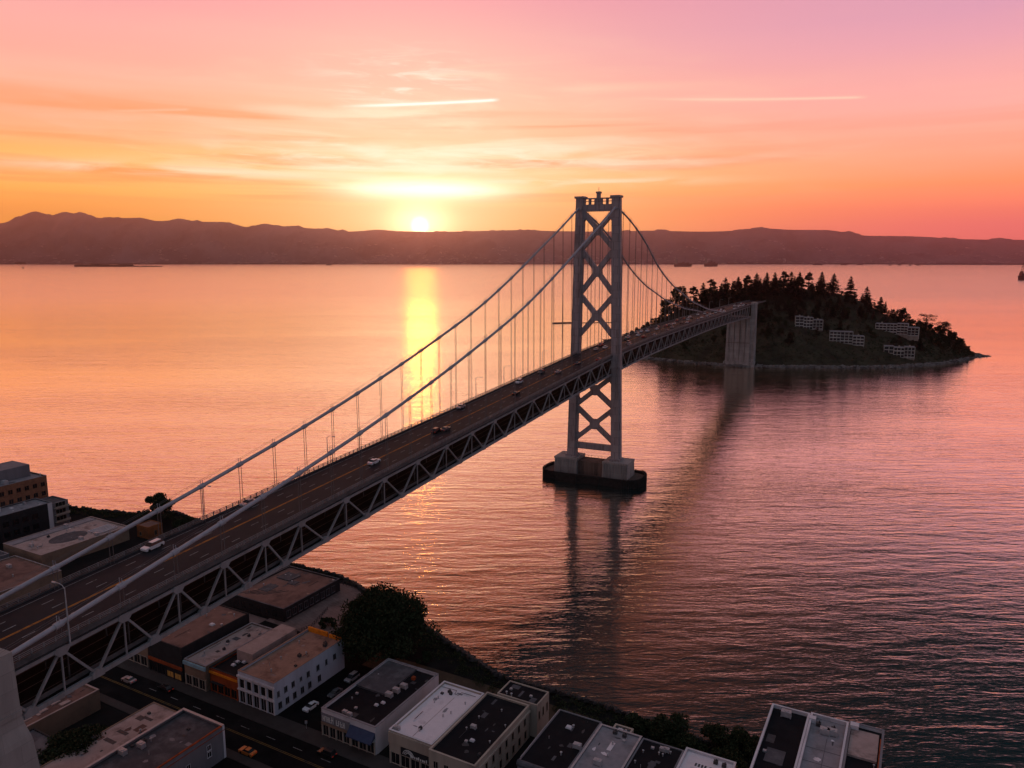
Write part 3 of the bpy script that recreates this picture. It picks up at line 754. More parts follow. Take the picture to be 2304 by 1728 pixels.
b = MB(); sbox(b, -21.4, -6.8, -5.2, 5.2, 2.95, 10.4); bpart(b, 'pedestal_wall', 'concrete_dark', pier)
b = MB()
for t in (-5, 5):
    b.bar(BP(t, -21.6, 11.5), BP(t, -6.6, 11.5), 0.08, 0.1)
    for q in range(8): b.bar(BP(t, -21+2*q, 10.4), BP(t, -21+2*q, 11.6), 0.12, 0.12, up=BD)
bpart(b, 'pier_handrail', 'rope', pier)

# island-end anchorage
an = empty('anchorage', (0, 0, 0), 0, None, None); an.parent = br
b = MB(); sbox(b, -28.0, -2.2, 498, 524, 5.0, 56.2, 0.6); bpart(b, 'anchorage_block', 'concrete', an)
b = MB(); sbox(b, -29.8, 3.6, 495, 527, -2, 5.4, 1.2); bpart(b, 'anchorage_footing', 'concrete', an)
b = MB(); sbox(b, -2.4, 2.6, 499, 512, 5.2, 70.6, 0.5); sbox(b, -2.7, 2.9, 498.7, 512.3, 70.6, 73.2); bpart(b, 'corner_pylon', 'concrete', an)
b = MB()
for q in range(4): sbox(b, -25.5+6.0*q, -25.2+6.0*q, 497.3, 498.6, 6, 55)
sbox(b, -28.3, -2.3, 497.3, 498.4, 27, 27.4)
bpart(b, 'joint_lines', 'concrete_dark', an)

# city-end pylon
py = empty('end_pylon', (0, 0, 0), 0, None, None); py.parent = br
for (s0, s1) in ((-8.0, -2.6), (-25.2, -19.6)):
    b = MB()
    sbox(b, s0, s1, -331, -321.3, 47.3, 57.6, 0.2)
    sbox(b, s0-0.5, s1+0.4, -331.4, -321.0, 46.4, 47.3)
    rings = []
    for z, e in ((46.4, 0.3), (44.5, 0.8), (42.5, 1.7), (41.5, 2.0), (3, 7.0)):
        rings.append([BP(-331.2-e, s0-e, z), BP(-331.2-e, s1+e*.6, z), BP(-321.2+e*0.5, s1+e*.6, z), BP(-321.2+e*0.5, s0-e, z)])
    b.loft(rings[::-1])
    bpart(b, 'pylon_leg', 'concrete', py)

# ------------------------------------------------------------------ vehicles
def car_parts(root, bodymat, L_=4.6, W_=1.85, H_=1.48, wagon=False, detail=True):
    b = MB(); w2 = W_/2
    prof = [(-L_/2, .45), (-L_/2, .80), (-L_/2+.25, .92), (-L_/2+1.2, .98), (L_/2-.9, .98) if not wagon else (L_/2-.15, 1.0), (L_/2-.1, .92), (L_/2, .75), (L_/2, .42)]
    ring = lambda y, k: [(x*k, y, z if 0 < i < 7 else z) for i, (x, z) in enumerate(prof)] + [(L_/2*k-.1, y, .25), (-L_/2*k+.1, y, .25)]
    b.loft([ring(-w2, .96), ring(-w2+.12, 1.0), ring(w2-.12, 1.0), ring(w2, .96)])
    rx0, rx1 = (-L_/2+2.0, L_/2-0.55) if wagon else (-L_/2+2.05, L_/2-1.35)
    b.hexa([(rx0, -w2+.28, H_-.05), (rx1, -w2+.28, H_-.05), (rx1, w2-.28, H_-.05), (rx0, w2-.28, H_-.05), (rx0+.12, -w2+.34, H_), (rx1-.1, -w2+.34, H_), (rx1-.1, w2-.34, H_), (rx0+.12, w2-.34, H_)])
    body = b.build('body', bodymat, root)
    g = MB(); gx0, gx1 = -L_/2+1.15, (L_/2-.22 if wagon else L_/2-.75)
    g.hexa([(gx0, -w2+.1, .96), (gx1, -w2+.1, .96), (gx1, w2-.1, .96), (gx0, w2-.1, .96), (rx0, -w2+.27, H_-.05), (rx1, -w2+.27, H_-.05), (rx1, w2-.27, H_-.05), (rx0, w2-.27, H_-.05)])
    g.build('window_glass', 'glass', root)
    if not detail: return
    for x in (-L_/2+.85, L_/2-.9):
        for y in (-w2+.08, w2-.08):
            wl = MB(); wl.tube([(x, y-.1, .33), (x, y+.1, .33)], .33, 10)
            wl.build('wheel', 'tyre', root)
    for y in (-w2+.35, w2-.35):
        h = MB(); h.box(-L_/2-.02, -L_/2+.1, y-.2, y+.2, .66, .8); h.build('headlight', 'lamp_white', root)
        h = MB(); h.box(L_/2-.1, L_/2+.02, y-.2, y+.2, .7, .84); h.build('tail_light', 'lamp_red', root)

protos = {}
def proto(kind, matn, detail=True):
    k = (kind, matn, detail)
    if k not in protos:
        r = empty('car', (0, 0, 0), 0, 'x', 'car')
        if kind == 'wagon': car_parts(r, matn, 5.0, 1.95, 1.65, True, detail)
        elif kind == 'suv': car_parts(r, matn, 4.8, 2.0, 1.8, True, detail)
        else: car_parts(r, matn, 4.6, 1.85, 1.45, False, detail)
        protos[k] = [r, False]
    return protos[k]
def place_car(kind, matn, loc, rot, label, group=None, detail=True, scale=None):
    p = proto(kind, matn, detail)
    if not p[1]: r = p[0]; p[1] = True
    else: r = dup(p[0])
    r.location = loc; r.rotation_euler = rot; r['label'] = label
    if scale: r.scale = (scale,)*3
    if group: r['group'] = group
    elif 'group' in r: del r['group']
    return r
def on_road(x, y):
    z = 62.0
    for _ in range(12):
        p = on_z(x, y, z); q = p - BO; t = q.dot(BD); s = q.dot(BN); z = 0.5*z + 0.5*road(t)
    return t, s
def bridge_car(kind, matn, t, s, label, group=None, detail=True, away=True):
    s = max(SLF+1.6, min(SR-1.6, s))
    sl_ = (road(t+1)-road(t-1))/2
    d3 = Vector((BD.x, BD.y, sl_)).normalized()
    if away: d3 = -d3           # car nose points along -X in its own space
    x = d3; y = Vector((0,0,1)).cross(x).normalized(); z = x.cross(y)
    rot = Matrix((x, y, z)).transposed().to_euler()
    return place_car(kind, matn, BP(t, s, road(t)+0.03), rot, label, group, detail)
near_cars = [
 ('wagon', 'car_white', 335, 1232, 'white station wagon alone on the near left carriageway of the bridge', True),
 ('sedan', 'car_silver', 547, 1134, 'silver saloon car partly behind the near main cable on the bridge', True),
 ('sedan', 'car_white', 842, 1043, 'white saloon car beside the orange centre line in mid span', False),
 ('suv', 'car_black', 983, 973, 'black four by four at the rear of a close pair on the bridge', False),
 ('sedan', 'car_grey', 1003, 969, 'dark grey saloon just in front of the black four by four', False),
 ('sedan', 'car_silver', 1030, 918, 'silver car keeping left before the bridge tower', True),
 ('suv', 'car_white', 1168, 862, 'white van-like car on the left lanes short of the tower', True),
 ('sedan', 'car_black', 1161, 888, 'black saloon car on the right lanes short of the tower', False),
 ('suv', 'car_grey', 1218, 840, 'dark grey four by four on the left lanes close to the tower', True),
 ('sedan', 'car_silver', 1256, 839, 'pale silver saloon in the middle lanes close to the tower', False),
 ('sedan', 'car_grey', 1300, 820, 'grey saloon about to pass under the tower bracing', False),
 ('sedan', 'car_red', 1366, 812, 'red saloon car beside the near tower leg', False)]
for kind, mt, x, y, lb, aw in near_cars:
    t, s = on_road(x, y); bridge_car(kind, mt, t, s, lb, None, True, away=not aw)
cols = ['car_white', 'car_silver', 'car_grey', 'car_black', 'car_white', 'car_red', 'car_white']
names = {'car_white': 'white', 'car_silver': 'silver', 'car_grey': 'dark grey', 'car_black': 'black', 'car_red': 'red'}
lanes = [SLF+2.4, SLF+5.5, SM-1.9, SM+2.0, SR-5.3, SR-2.3]
for k in range(64):
    t = 14 + 8.2*k + rng.uniform(-2, 2) + (0 if k < 60 else 0)
    if t > 560: break
    ln = rng.choice(lanes); c = rng.choice(cols)
    bridge_car(rng.choice(['sedan', 'sedan', 'suv']), c, t, ln, 'small %s car in the traffic between the bridge tower and the island' % names[c], 'cars in the traffic beyond the tower', False if t > 250 else True, away=ln > SM)

# bridge lamps
def make_lamp(h=9.5, arm=2.4, label='', twin=False):
    r = empty('street_lamp', (0,0,0), 0, label, 'street lamp')
    p = MB(); p.tube([(0,0,-1.2), (0,0,h*0.5), (0,0,h)], [0.16, 0.13, 0.09], 8); p.build('pole', 'metal', r)
    a = MB()
    a.tube([(0,0,h-0.3), (arm*0.25,0,h+0.35), (arm*0.6,0,h+0.55), (arm,0,h+0.5)], 0.06, 6); arm_o = a.build('arm', 'metal', r)
    hd = MB(); hd.loft([[(arm-.1,-.14,h+.42),(arm-.1,.14,h+.42),(arm-.1,.1,h+.6),(arm-.1,-.1,h+.6)], [(arm+.9,-.2,h+.44),(arm+.9,.2,h+.44),(arm+.9,.12,h+.6),(arm+.9,-.12,h+.6)]]); hd.build('lamp_head', 'metal', r)
    return r
def lamp_at(x, y, side, label, first=None, h=None):
    """base seen at photo pixel (x, y) on the rail line of the given side"""
    s = (SR+0.9) if side > 0 else (SLF-0.9)
    r_ = ray(x, y); P0 = BP(0, s, 0); k = (P0.dot(BN))/r_.dot(BN); P = Vector((0,0,CAMH)) + r_*k
    t = (P-BO).dot(BD)
    return BP(t, s, road(t))
lamp0 = make_lamp(9.3, 2.4, 'grey street lamp with a curved arm on the near rail at lower left')
lamp0.location = lamp_at(157, 1438, 1, ''); lamp0.rotation_euler = (0, 0, math.atan2(-BN.y, -BN.x))
for (x, y, lb) in ((457, 1140, 'street lamp on the far rail just above the lower left shore tree'), (737, 1020, 'street lamp on the far rail where the near cable meets the deck line'), (1071, 880, 'street lamp on the far rail in the middle of the near span'), (1134, 856, 'thin street lamp on the far rail second from the tower'), (1220, 820, 'thin street lamp on the far rail nearest the tower')):
    dup(lamp0, lamp_at(x, y, -1, ''), math.atan2(BN.y, BN.x), lb, scale=0.92)
for i, t in enumerate((40, 95, 150, 205, 260, 315, 370, 425, 480)):
    l = dup(lamp0, BP(t, SLF-0.9, road(t)), math.atan2(BN.y, BN.x), 'thin street lamp on the far rail between the tower and the island', scale=0.9)
    l['group'] = 'street lamps on the far span'

# ------------------------------------------------------------------ city on the near shore
UA = rad(61.5); CU = Vector((math.cos(UA), math.sin(UA), 0)); CV = Vector((math.sin(UA), -math.cos(UA), 0)); CO = Vector((-64, 183, 0))
RZ = math.atan2(CV.y, CV.x); GZ = 3.0
def CP(a, b, z=0.0):
    p = CO + CV*a + CU*b; return Vector((p.x, p.y, z))
shore = [(-700,60), (-330,50), (-222,72), (-213,76), (-178,84), (-160,96), (-120,90), (-95,80), (-70,76.5), (-43,76.6), (-32,73.7), (-14,66), (7.2,59.7), (28,51.3), (45.4,44.8), (60,45.4), (78,45.5), (95,43.0), (106,43.2), (116,47.5), (130,52.5), (143,54), (146,42), (144,25), (141,0), (141,-60), (150,-200), (200,-600), (-700,-600)]
g = MB(); g.prism([(CP(a,b).x, CP(a,b).y) for a, b in shore], -3, GZ)
tag(g.build('ground', 'land'), kind='structure')
def sheet(name, a0, a1, b0, b1, z, m, kind='structure', thick=0.003):
    s = MB(); s.hexa([CP(a0,b0,GZ-0.2), CP(a1,b0,GZ-0.2), CP(a1,b1,GZ-0.2), CP(a0,b1,GZ-0.2), CP(a0,b0,GZ+z), CP(a1,b0,GZ+z), CP(a1,b1,GZ+z), CP(a0,b1,GZ+z)])
    return tag(s.build(name, m), kind=kind)
sheet('street', -260, 141, -16.0, -5.0, 0.006, 'street')
sheet('sidewalk', -260, 141, -5.0, -0.2, 0.15, 'sidewalk')
sheet('sidewalk', -260, 141, -18.4, -16.0, 0.15, 'sidewalk')
sheet('parking_lot', 2.9, 18.8, -0.1, 27, 0.010, 'street')
sheet('plaza', -40, -22.5, 36.5, 71, 0.012, 'plaza')
sheet('plaza', -62, -40.2, 33, 37.6, 0.014, 'plaza')
sheet('dirt_path', 6, 75, 30, 38.5, 0.016, 'dirt')
cl = MB()
for b0 in (-10.75, -10.35):
    cl.hexa([CP(-120,b0,GZ+.008), CP(130,b0,GZ+.008), CP(130,b0+.15,GZ+.008), CP(-120,b0+.15,GZ+.008), CP(-120,b0,GZ+.012), CP(130,b0,GZ+.012), CP(130,b0+.15,GZ+.012), CP(-120,b0+.15,GZ+.012)])
tag(cl.build('road_marking', 'yellow_line'), kind='structure')
cl = MB()
for a in range(-110, 60, 9):
    if abs(a+58) < 10: continue
    cl.hexa([CP(a,-8,GZ+.008), CP(a+3,-8,GZ+.008), CP(a+3,-7.86,GZ+.008), CP(a,-7.86,GZ+.008), CP(a,-8,GZ+.012), CP(a+3,-8,GZ+.012), CP(a+3,-7.86,GZ+.012), CP(a,-7.86,GZ+.012)])
for k in range(7):
    cl.hexa([CP(-62+0.0,-15+k*1.5,GZ+.008), CP(-58.5,-15+k*1.5,GZ+.008), CP(-58.5,-14.4+k*1.5,GZ+.008), CP(-62,-14.4+k*1.5,GZ+.008), CP(-62,-15+k*1.5,GZ+.012), CP(-58.5,-15+k*1.5,GZ+.012), CP(-58.5,-14.4+k*1.5,GZ+.012), CP(-62,-14.4+k*1.5,GZ+.012)])
tag(cl.build('road_marking', 'white_line'), kind='structure')

WCACHE = {}
def win_mesh(w_, h_, fm, gm, bars=1):
    k = (round(w_,2), round(h_,2), fm, gm, bars)
    if k not in WCACHE:
        f = MB(); t = 0.10
        f.box(-w_/2, w_/2, -0.07, 0.0, h_-t, h_); f.box(-w_/2-0.06, w_/2+0.06, -0.14, 0.0, -0.08, t*0.8)
        f.box(-w_/2, -w_/2+t, -0.07, 0.0, t*0.8, h_-t); f.box(w_/2-t, w_/2, -0.07, 0.0, t*0.8, h_-t)
        for i in range(bars):
            x = -w_/2 + w_*(i+1)/(bars+1); f.box(x-0.04, x+0.04, -0.055, 0.0, t*0.8, h_-t)
        p = MB(); p.box(-w_/2+t*0.9, w_/2-t*0.9, -0.03, 0.01, t*0.7, h_-t*0.9)
        WCACHE[k] = (f.mesh('window', fm), p.mesh('pane', gm))
    return WCACHE[k]

class Bld:
    """A flat-roofed building in city coordinates; local x runs along the street (a), local y away from it (b)."""
    def __init__(s, name, label, a0, a1, b0, b1, h, wall, roofm, par=0.7, cope='metal', group=None, cat='building', zg=GZ):
        s.dx, s.dy, s.h, s.par = (a1-a0)/2, (b1-b0)/2, h, par
        s.root = empty(name, CP((a0+a1)/2, (b0+b1)/2, zg), RZ, label, cat, group)
        w = MB(); dx, dy = s.dx, s.dy; t = 0.35; zr = h-par
        w.box(-dx, dx, -dy, dy, -1.5, zr-0.15)
        w.box(-dx, dx, -dy, -dy+t, zr-0.15, h); w.box(-dx, dx, dy-t, dy, zr-0.15, h)
        w.box(-dx, -dx+t, -dy+t, dy-t, zr-0.15, h); w.box(dx-t, dx, -dy+t, dy-t, zr-0.15, h)
        s.wall = w.build('wall', wall, s.root)
        r = MB(); r.box(-dx+t, dx-t, -dy+t, dy-t, zr-0.3, zr); s.roof = r.build('roof', roofm, s.root)
        if cope:
            c = MB(); e = 0.06
            c.box(-dx-e, dx+e, -dy-e, -dy+t+e, h, h+0.12); c.box(-dx-e, dx+e, dy-t-e, dy+e, h, h+0.12)
            c.box(-dx-e, -dx+t+e, -dy+t+e, dy-t-e, h, h+0.12); c.box(dx-t-e, dx+e, -dy+t+e, dy-t-e, h, h+0.12)
            c.build('coping', cope, s.root)
        s.zr = zr
    def win(s, face, u, z, w_, h_, fm='white', gm='glass', bars=1, name='window'):
        f, p = win_mesh(w_, h_, fm, gm, bars)
        o = link(name, f, s.root)
        if face == 'front': o.location = (u, -s.dy-0.002, z); rz = 0
        elif face == 'back': o.location = (u, s.dy+0.002, z); rz = math.pi
        elif face == 'right': o.location = (s.dx+0.002, u, z); rz = math.pi/2
        else: o.location = (-s.dx-0.002, u, z); rz = -math.pi/2
        o.rotation_euler = (0, 0, rz)
        link('pane', p, o); return o
    def part(s, name, m, fn):
        b = MB(); fn(b); return b.build(name, m, s.root)
    def pbox(s, name, m, x0, x1, y0, y1, z0, z1):
        return s.part(name, m, lambda b: b.box(x0, x1, y0, y1, z0, z1))
    def vent(s, x, y, kind='vent', k=1.0):
        z = s.zr
        if kind == 'vent':
            def f(b):
                b.tube([(x,y,z-.05), (x,y,z+.7*k)], .16*k, 8); b.tube([(x,y,z+.7*k), (x,y,z+.82*k), (x,y,z+.98*k)], [.30*k, .30*k, .06*k], 8)
            s.part('roof_vent', 'metal', f)
        elif kind == 'ac':
            def f(b):
                b.box(x-.9*k, x+.9*k, y-.6*k, y+.6*k, z+.15, z+1.15*k); b.box(x-.95*k, x-.75*k, y-.6*k, y+.6*k, z-.05, z+.15); b.box(x+.75*k, x+.95*k, y-.6*k, y+.6*k, z-.05, z+.15)
                b.tube([(x,y,z+1.15*k), (x,y,z+1.25*k)], .45*k, 12)
            s.part('air_conditioner', 'metal', f)
        elif kind == 'sky':
            def f(b): b.hexa([(x-.8*k,y-.6*k,z-.05),(x+.8*k,y-.6*k,z-.05),(x+.8*k,y+.6*k,z-.05),(x-.8*k,y+.6*k,z-.05),(x-.6*k,y-.45*k,z+.4),(x+.6*k,y-.45*k,z+.4),(x+.6*k,y+.45*k,z+.4),(x-.6*k,y+.45*k,z+.4)])
            s.part('skylight', 'white', f)
        elif kind == 'dark':
            def f(b):
                b.box(x-.45*k, x+.45*k, y-.4*k, y+.4*k, z-.05, z+.75*k); b.tube([(x+.2,y,z+.7*k), (x+.2,y,z+1.2*k)], .14, 8)
            s.part('roof_vent', 'metal_dark', f)
        elif kind == 'stair':
            def f(b): b.box(x-1.5*k, x+1.5*k, y-1.3*k, y+1.3*k, z-.05, z+2.4*k); b.box(x-1.6*k, x+1.6*k, y-1.4*k, y+1.4*k, z+2.4*k, z+2.6*k)
            s.part('stair_head', 'white', f)
    def wear(s, n, seed, pm, size=1.0):
        # patches of newer felt, tar repairs, pipes and small boxes scattered on the roof
        r = random.Random(seed); X, Y, z = s.dx-1.2, s.dy-1.5, s.zr
        for i in range(n):
            x, y = r.uniform(-X, X), r.uniform(-Y, Y); a, b_ = r.uniform(.4, 2.4)*size, r.uniform(.4, 3.2)*size
            x0, x1 = max(-X-.7, x-a/2), min(X+.7, x+a/2); y0, y1 = max(-Y-.9, y-b_/2), min(Y+.9, y+b_/2)
            if r.random() < .3: s.pbox('roof_patch', r.choice(pm), x0, x1, y0, y1, z-.05, z+.012+.004*i)
            else:
                cx_, cy_ = (x0+x1)/2, (y0+y1)/2; n_ = 13
                pts = [(cx_+(x1-x0)*.5*math.cos(2*math.pi*k/n_)*r.uniform(.45, 1.0), cy_+(y1-y0)*.5*math.sin(2*math.pi*k/n_)*r.uniform(.45, 1.0)) for k in range(n_)]
                s.part('roof_patch', r.choice(pm), lambda b: b.prism(pts, z-.05, z+.012+.004*i))
        for i in range(max(2, n//3)):
            x, y = r.uniform(-X, X), r.uniform(-Y, Y); q = r.random()
            if q < .35: s.part('roof_pipe', 'metal_dark', lambda b: b.tube([(x, y, z+.2), (x, min(Y, y+r.uniform(2, 6)), z+.2)], .07, 6))
            elif q < .7: s.part('roof_pipe', 'metal', lambda b: b.tube([(x, y, z-.05), (x, y, z+r.uniform(.5, 1.1))], .07, 6))
            else: s.pbox('hatch', r.choice(['metal', 'metal_dark']), x-.35, x+.35, y-.3, y+.3, z-.05, z+.4)
    def storefront(s, n, z1, fm, gm='glass', x0=None, x1=None):
        x0 = -s.dx+0.4 if x0 is None else x0; x1 = s.dx-0.4 if x1 is None else x1
        w_ = (x1-x0)/n
        for i in range(n):
            s.win('front', x0+w_*(i+.5), 0.35, w_-0.35, z1-0.35, fm, gm, 1, 'shop_window')
        for i in range(n+1):
            s.pbox('pilaster', fm, x0+w_*i-.17, x0+w_*i+.17, -s.dy-.22, -s.dy, -0.02, z1+0.2)

# white two-storey corner building
B = Bld('white_building', 'white two storey building with a rusty tan roof beside the parking lot', -10.6, 2.7, -0.6, 26.4, 9.2, 'pale_blue', 'roof_tan', 0.55, 'roof_tan'); B.wear(9, 1, ['roof_brown','roof_pink','roof_tan'])
for i in range(5):
    x = -5.2+2.6*i
    B.win('front', x, 4.55, 1.75, 2.6, 'white', 'glass', 0); B.win('front', x, 0.3, 2.0, 3.4, 'white', 'glass', 1, 'shop_window')
B.pbox('cornice', 'white', -6.75, 6.75, -13.95, -13.502, 3.95, 4.3); B.pbox('cornice', 'white', -6.8, 6.8, -13.9, -13.504, 7.6, 8.1)
for i in range(6): B.pbox('pilaster', 'white', -6.62+2.6*i-.2 if i else -6.64, -6.62+2.6*i+.2 if i else -6.24, -13.72, -13.503, 0, 7.6)
for i, y in enumerate((-12.2, -9.6, -6.9, -4.0, -1.2, 2.6, 6.0, 9.4)):
    B.win('right', y, 4.7 + (0.3 if i == 3 else 0), 1.2 if i % 3 else 0.9, 1.7 if i != 3 else 1.2, 'grey_wall', 'glass', 1)
    if i < 6: B.win('right', y+0.4, 1.2, 1.3, 1.9, 'grey_wall', 'glass', 1)
B.pbox('rear_parapet', 'orange', -6.2, 1.2, 12.62, 13.1, 8.6, 10.1); B.pbox('rear_parapet', 'orange', 1.8, 6.5, 12.62, 13.1, 8.6, 9.7)  # warm light on the rear parapet is put into its orange colour
for x, y, k in ((2.0, 0.5, 'dark'), (4.3, 8.2, 'dark'), (3.6, 9.2, 'dark'), (-1.5, -3, 'vent'), (-3.4, 6, 'vent'), (1.0, -9, 'vent'), (2.9, 2.2, 'vent')): B.vent(x, y, k)

# rust red shop with black roof, left of it
B = Bld('red_shop', 'rust red fronted shop with a black flat roof between white building and cyan shop', -21.9, -10.9, -0.5, 24.5, 7.0, 'red', 'roof_black', 0.5, 'black_wall'); B.wear(7, 2, ['roof_dkgrey','metal_dark'])
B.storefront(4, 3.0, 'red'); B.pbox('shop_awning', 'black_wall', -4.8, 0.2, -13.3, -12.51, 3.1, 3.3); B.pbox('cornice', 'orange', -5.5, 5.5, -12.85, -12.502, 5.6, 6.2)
for x, y in ((-1.5, -6.2), (0.2, -5.5), (-1.2, -8.0)): B.vent(x, y, 'sky', 0.8)
def f(b):
    b.box(-2.9, 3.2, -5.2, 12.0, B.zr-0.05, B.zr+3.0)
B.part('roof_addition', 'roof_pink', f)
B.pbox('roof_addition_deck', 'roof_dkgrey', 3.25, 5.0, -5.0, 11.5, B.zr-0.05, B.zr+0.9)
B.vent(4.2, -1.5, 'ac'); B.vent(4.2, 2.5, 'ac', 0.9)
# cyan shop
B = Bld('cyan_shop', 'low shop with faded cyan cornice and pale pinkish patched roof', -31.0, -22.2, -1.5, 23.0, 7.6, 'plaster_warm', 'roof_pink', 0.35, 'roof_grey'); B.wear(9, 3, ['roof_dkgrey','roof_grey','metal_dark'])
B.storefront(3, 3.2, 'cream'); B.pbox('cornice', 'cyan', -4.5, 4.5, -12.7, -12.252, 6.3, 7.3); B.pbox('shop_sign', 'plaster_warm', -4.0, 4.0, -12.42, -12.253, 4.0, 5.4)
for x, y, k in ((1, -3, 'dark'), (-1.5, 0.5, 'dark'), (1.2, 6, 'dark'), (2.2, 9.4, 'vent'), (-2.4, -7, 'vent')): B.vent(x, y, k, 0.8)
# tall charcoal building under the bridge
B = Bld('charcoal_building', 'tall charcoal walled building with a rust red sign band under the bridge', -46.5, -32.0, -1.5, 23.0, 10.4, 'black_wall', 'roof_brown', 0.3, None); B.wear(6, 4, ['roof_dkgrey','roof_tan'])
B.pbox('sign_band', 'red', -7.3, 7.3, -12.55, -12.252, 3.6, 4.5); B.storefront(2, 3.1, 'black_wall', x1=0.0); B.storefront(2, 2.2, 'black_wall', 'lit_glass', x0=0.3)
B.vent(3, 2, 'sky'); B.vent(-3, 5, 'vent'); B.vent(4.5, 9, 'vent')
# shops further left along the street, under the bridge
B = Bld('brown_shop', 'low brown shop almost hidden under the bridge deck', -64.0, -47.5, -1.0, 22.0, 8.0, 'plaster_warm', 'roof_brown', 0.5, 'roof_grey'); B.storefront(5, 3.2, 'cream'); B.vent(2, 3, 'ac'); B.vent(-4, -2, 'vent')
# wharf shed with the wide brown roof
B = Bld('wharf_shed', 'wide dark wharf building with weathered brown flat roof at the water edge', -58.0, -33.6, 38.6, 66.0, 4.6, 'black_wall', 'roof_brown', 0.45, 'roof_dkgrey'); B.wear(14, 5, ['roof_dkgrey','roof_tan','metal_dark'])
B.part('roof_patch', 'roof_dkgrey', lambda b: (b.box(-9.0, -2.6, 4.0, 9.6, B.zr-.05, B.zr+.35), b.box(-2.4, 1.0, 2.4, 5.2, B.zr-.05, B.zr+.22), b.box(-7.5, -3.2, -6, -0.5, B.zr-.05, B.zr+.12)))
B.part('roof_seams', 'metal_dark', lambda b: [b.bar((-11+2.0*i, -11.5+0.8*i, B.zr+.05), (-6+2.2*i, -5+0.8*i, B.zr+.05), .12, .14) for i in range(5)])
for i in range(9): B.win('right', -11.5+2.7*i, 0.9, 1.7, 2.4, 'grey_wall', 'glass', 1)
for i in range(6): B.win('front', -10+3.6*i, 0.9, 1.9, 2.4, 'black_wall', 'glass', 1)
for x, y in ((-7, 6.5), (-5, 7.2), (-1, 3.6), (-8, -3)): B.vent(x, y, 'vent')
def railpost(b, a0, b0, a1, b1, n, z0, h):
    p0, p1 = CP(a0, b0, z0), CP(a1, b1, z0)
    for i in range(n+1):
        p = p0.lerp(p1, i/n); b.bar(p, p+Vector((0,0,h)), 0.12, 0.12, up=CV)
    for q in (0.5, 0.95): b.bar(p0+Vector((0,0,h*q)), p1+Vector((0,0,h*q)), 0.07, 0.08)
fn = MB(); railpost(fn, -60, 70.5, -25, 70.2, 26, GZ, 1.6)
tag(fn.build('fence', 'metal_dark'), 'dark post and rail fence along the wharf edge behind the brown roofed building', 'fence')
fn = MB(); railpost(fn, -27, 52, -23, 40, 10, GZ, 1.3); railpost(fn, -23, 40, -24, 36.8, 4, GZ, 1.3)
tag(fn.build('fence', 'metal_dark'), 'dark railing around the sunken planter on the plaza', 'fence')
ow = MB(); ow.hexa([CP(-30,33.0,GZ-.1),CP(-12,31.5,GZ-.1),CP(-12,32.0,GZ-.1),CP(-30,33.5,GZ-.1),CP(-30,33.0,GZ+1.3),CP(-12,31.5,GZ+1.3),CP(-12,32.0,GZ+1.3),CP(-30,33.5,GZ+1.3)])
tag(ow.build('low_wall', 'orange'), 'low wall coloured with warm orange light between the plaza and the shops', 'wall')  # orange light along the plaza is put into the wall colour
pl = MB(); pl.prism([(CP(a,b).x, CP(a,b).y) for a, b in ((-22,40),(-14,38),(-13,50),(-24,58),(-27,53))], GZ-.1, GZ+.7)
tag(pl.build('planter', 'plaza'), 'raised brown planter at the edge of the plaza beside the big tree', 'planter')

# the shop with the sign
B = Bld('sign_shop', 'black roofed shop with white lettering on its front and a grey deck on its roof', 19.0, 36.0, -0.8, 26.2, 7.4, 'white', 'roof_black', 0.7, 'roof_grey'); B.wear(8, 6, ['roof_dkgrey','metal_dark'])
B.pbox('roof_deck', 'roof_dkgrey', -7.9, 1.6, -0.8, 13.0, B.zr-.05, B.zr+.5)
for x, y in ((2.6, -0.5), (3.0, 2.0), (3.6, 4.5)): B.vent(x, y, 'ac', 1.0)
B.pbox('roof_box', 'red', 3.0, 3.9, 8.6, 9.5, B.zr-.05, B.zr+.8)
for x, y, k in ((-2.5, -11.6, 'ac'), (-0.9, -11.8, 'ac'), (2.2, -5.2, 'sky'), (3.1, -3.6, 'sky'), (-5, -6, 'vent'), (-6, 6, 'vent')): B.vent(x, y, k, 0.7)
B.pbox('sign_band', 'grey_wall', -8.4, 0.6, -13.75, -13.502, 4.0, 6.3)
B.pbox('fascia', 'plaster_warm', -8.5, 0.7, -13.8, -13.51, 3.2, 3.95)
B.storefront(4, 3.1, 'cream', x0=-8.3, x1=0.6)
B.part('awning', 'blue', lambda b: b.hexa([(0.8,-15.4,3.7),(8.4,-15.4,3.7),(8.4,-13.52,4.6),(0.8,-13.52,4.6),(0.8,-15.4,3.95),(8.4,-15.4,3.95),(8.4,-13.52,5.9),(0.8,-13.52,5.9)]))
B.storefront(3, 3.2, 'cream', x0=0.9, x1=8.2)
# the sign's worn white letter strokes (too worn to read): two groups of upright and slanted strokes
def glyphs(b):
    r = random.Random(4); x = -7.9
    for word, n in ((0, 5), (1, 4)):
        for i in range(n):
            w_ = r.uniform(.52, .68); z0, z1 = 4.35, 5.75 if not (word == 0 and i == 4) else 6.15
            y = -13.80
            b.box(x, x+.16, y-.06, y+.03, z0, z1)
            k = r.randrange(4)
            if k in (0, 3): b.box(x+w_-.16, x+w_, y-.06, y+.03, z0, z1)
            if k in (0, 1, 2): b.box(x+.17, x+w_-.17, y-.06, y+.03, (z0+z1)/2-.1, (z0+z1)/2+.1)
            if k in (1, 3): b.box(x+.17, x+w_-.17, y-.06, y+.03, z1-.2, z1)
            if k == 2: b.box(x+.17, x+w_, y-.06, y+.03, z0, z0+.2)
            x += w_+.14
        x += .75
B.part('sign_lettering', 'sign', glyphs)

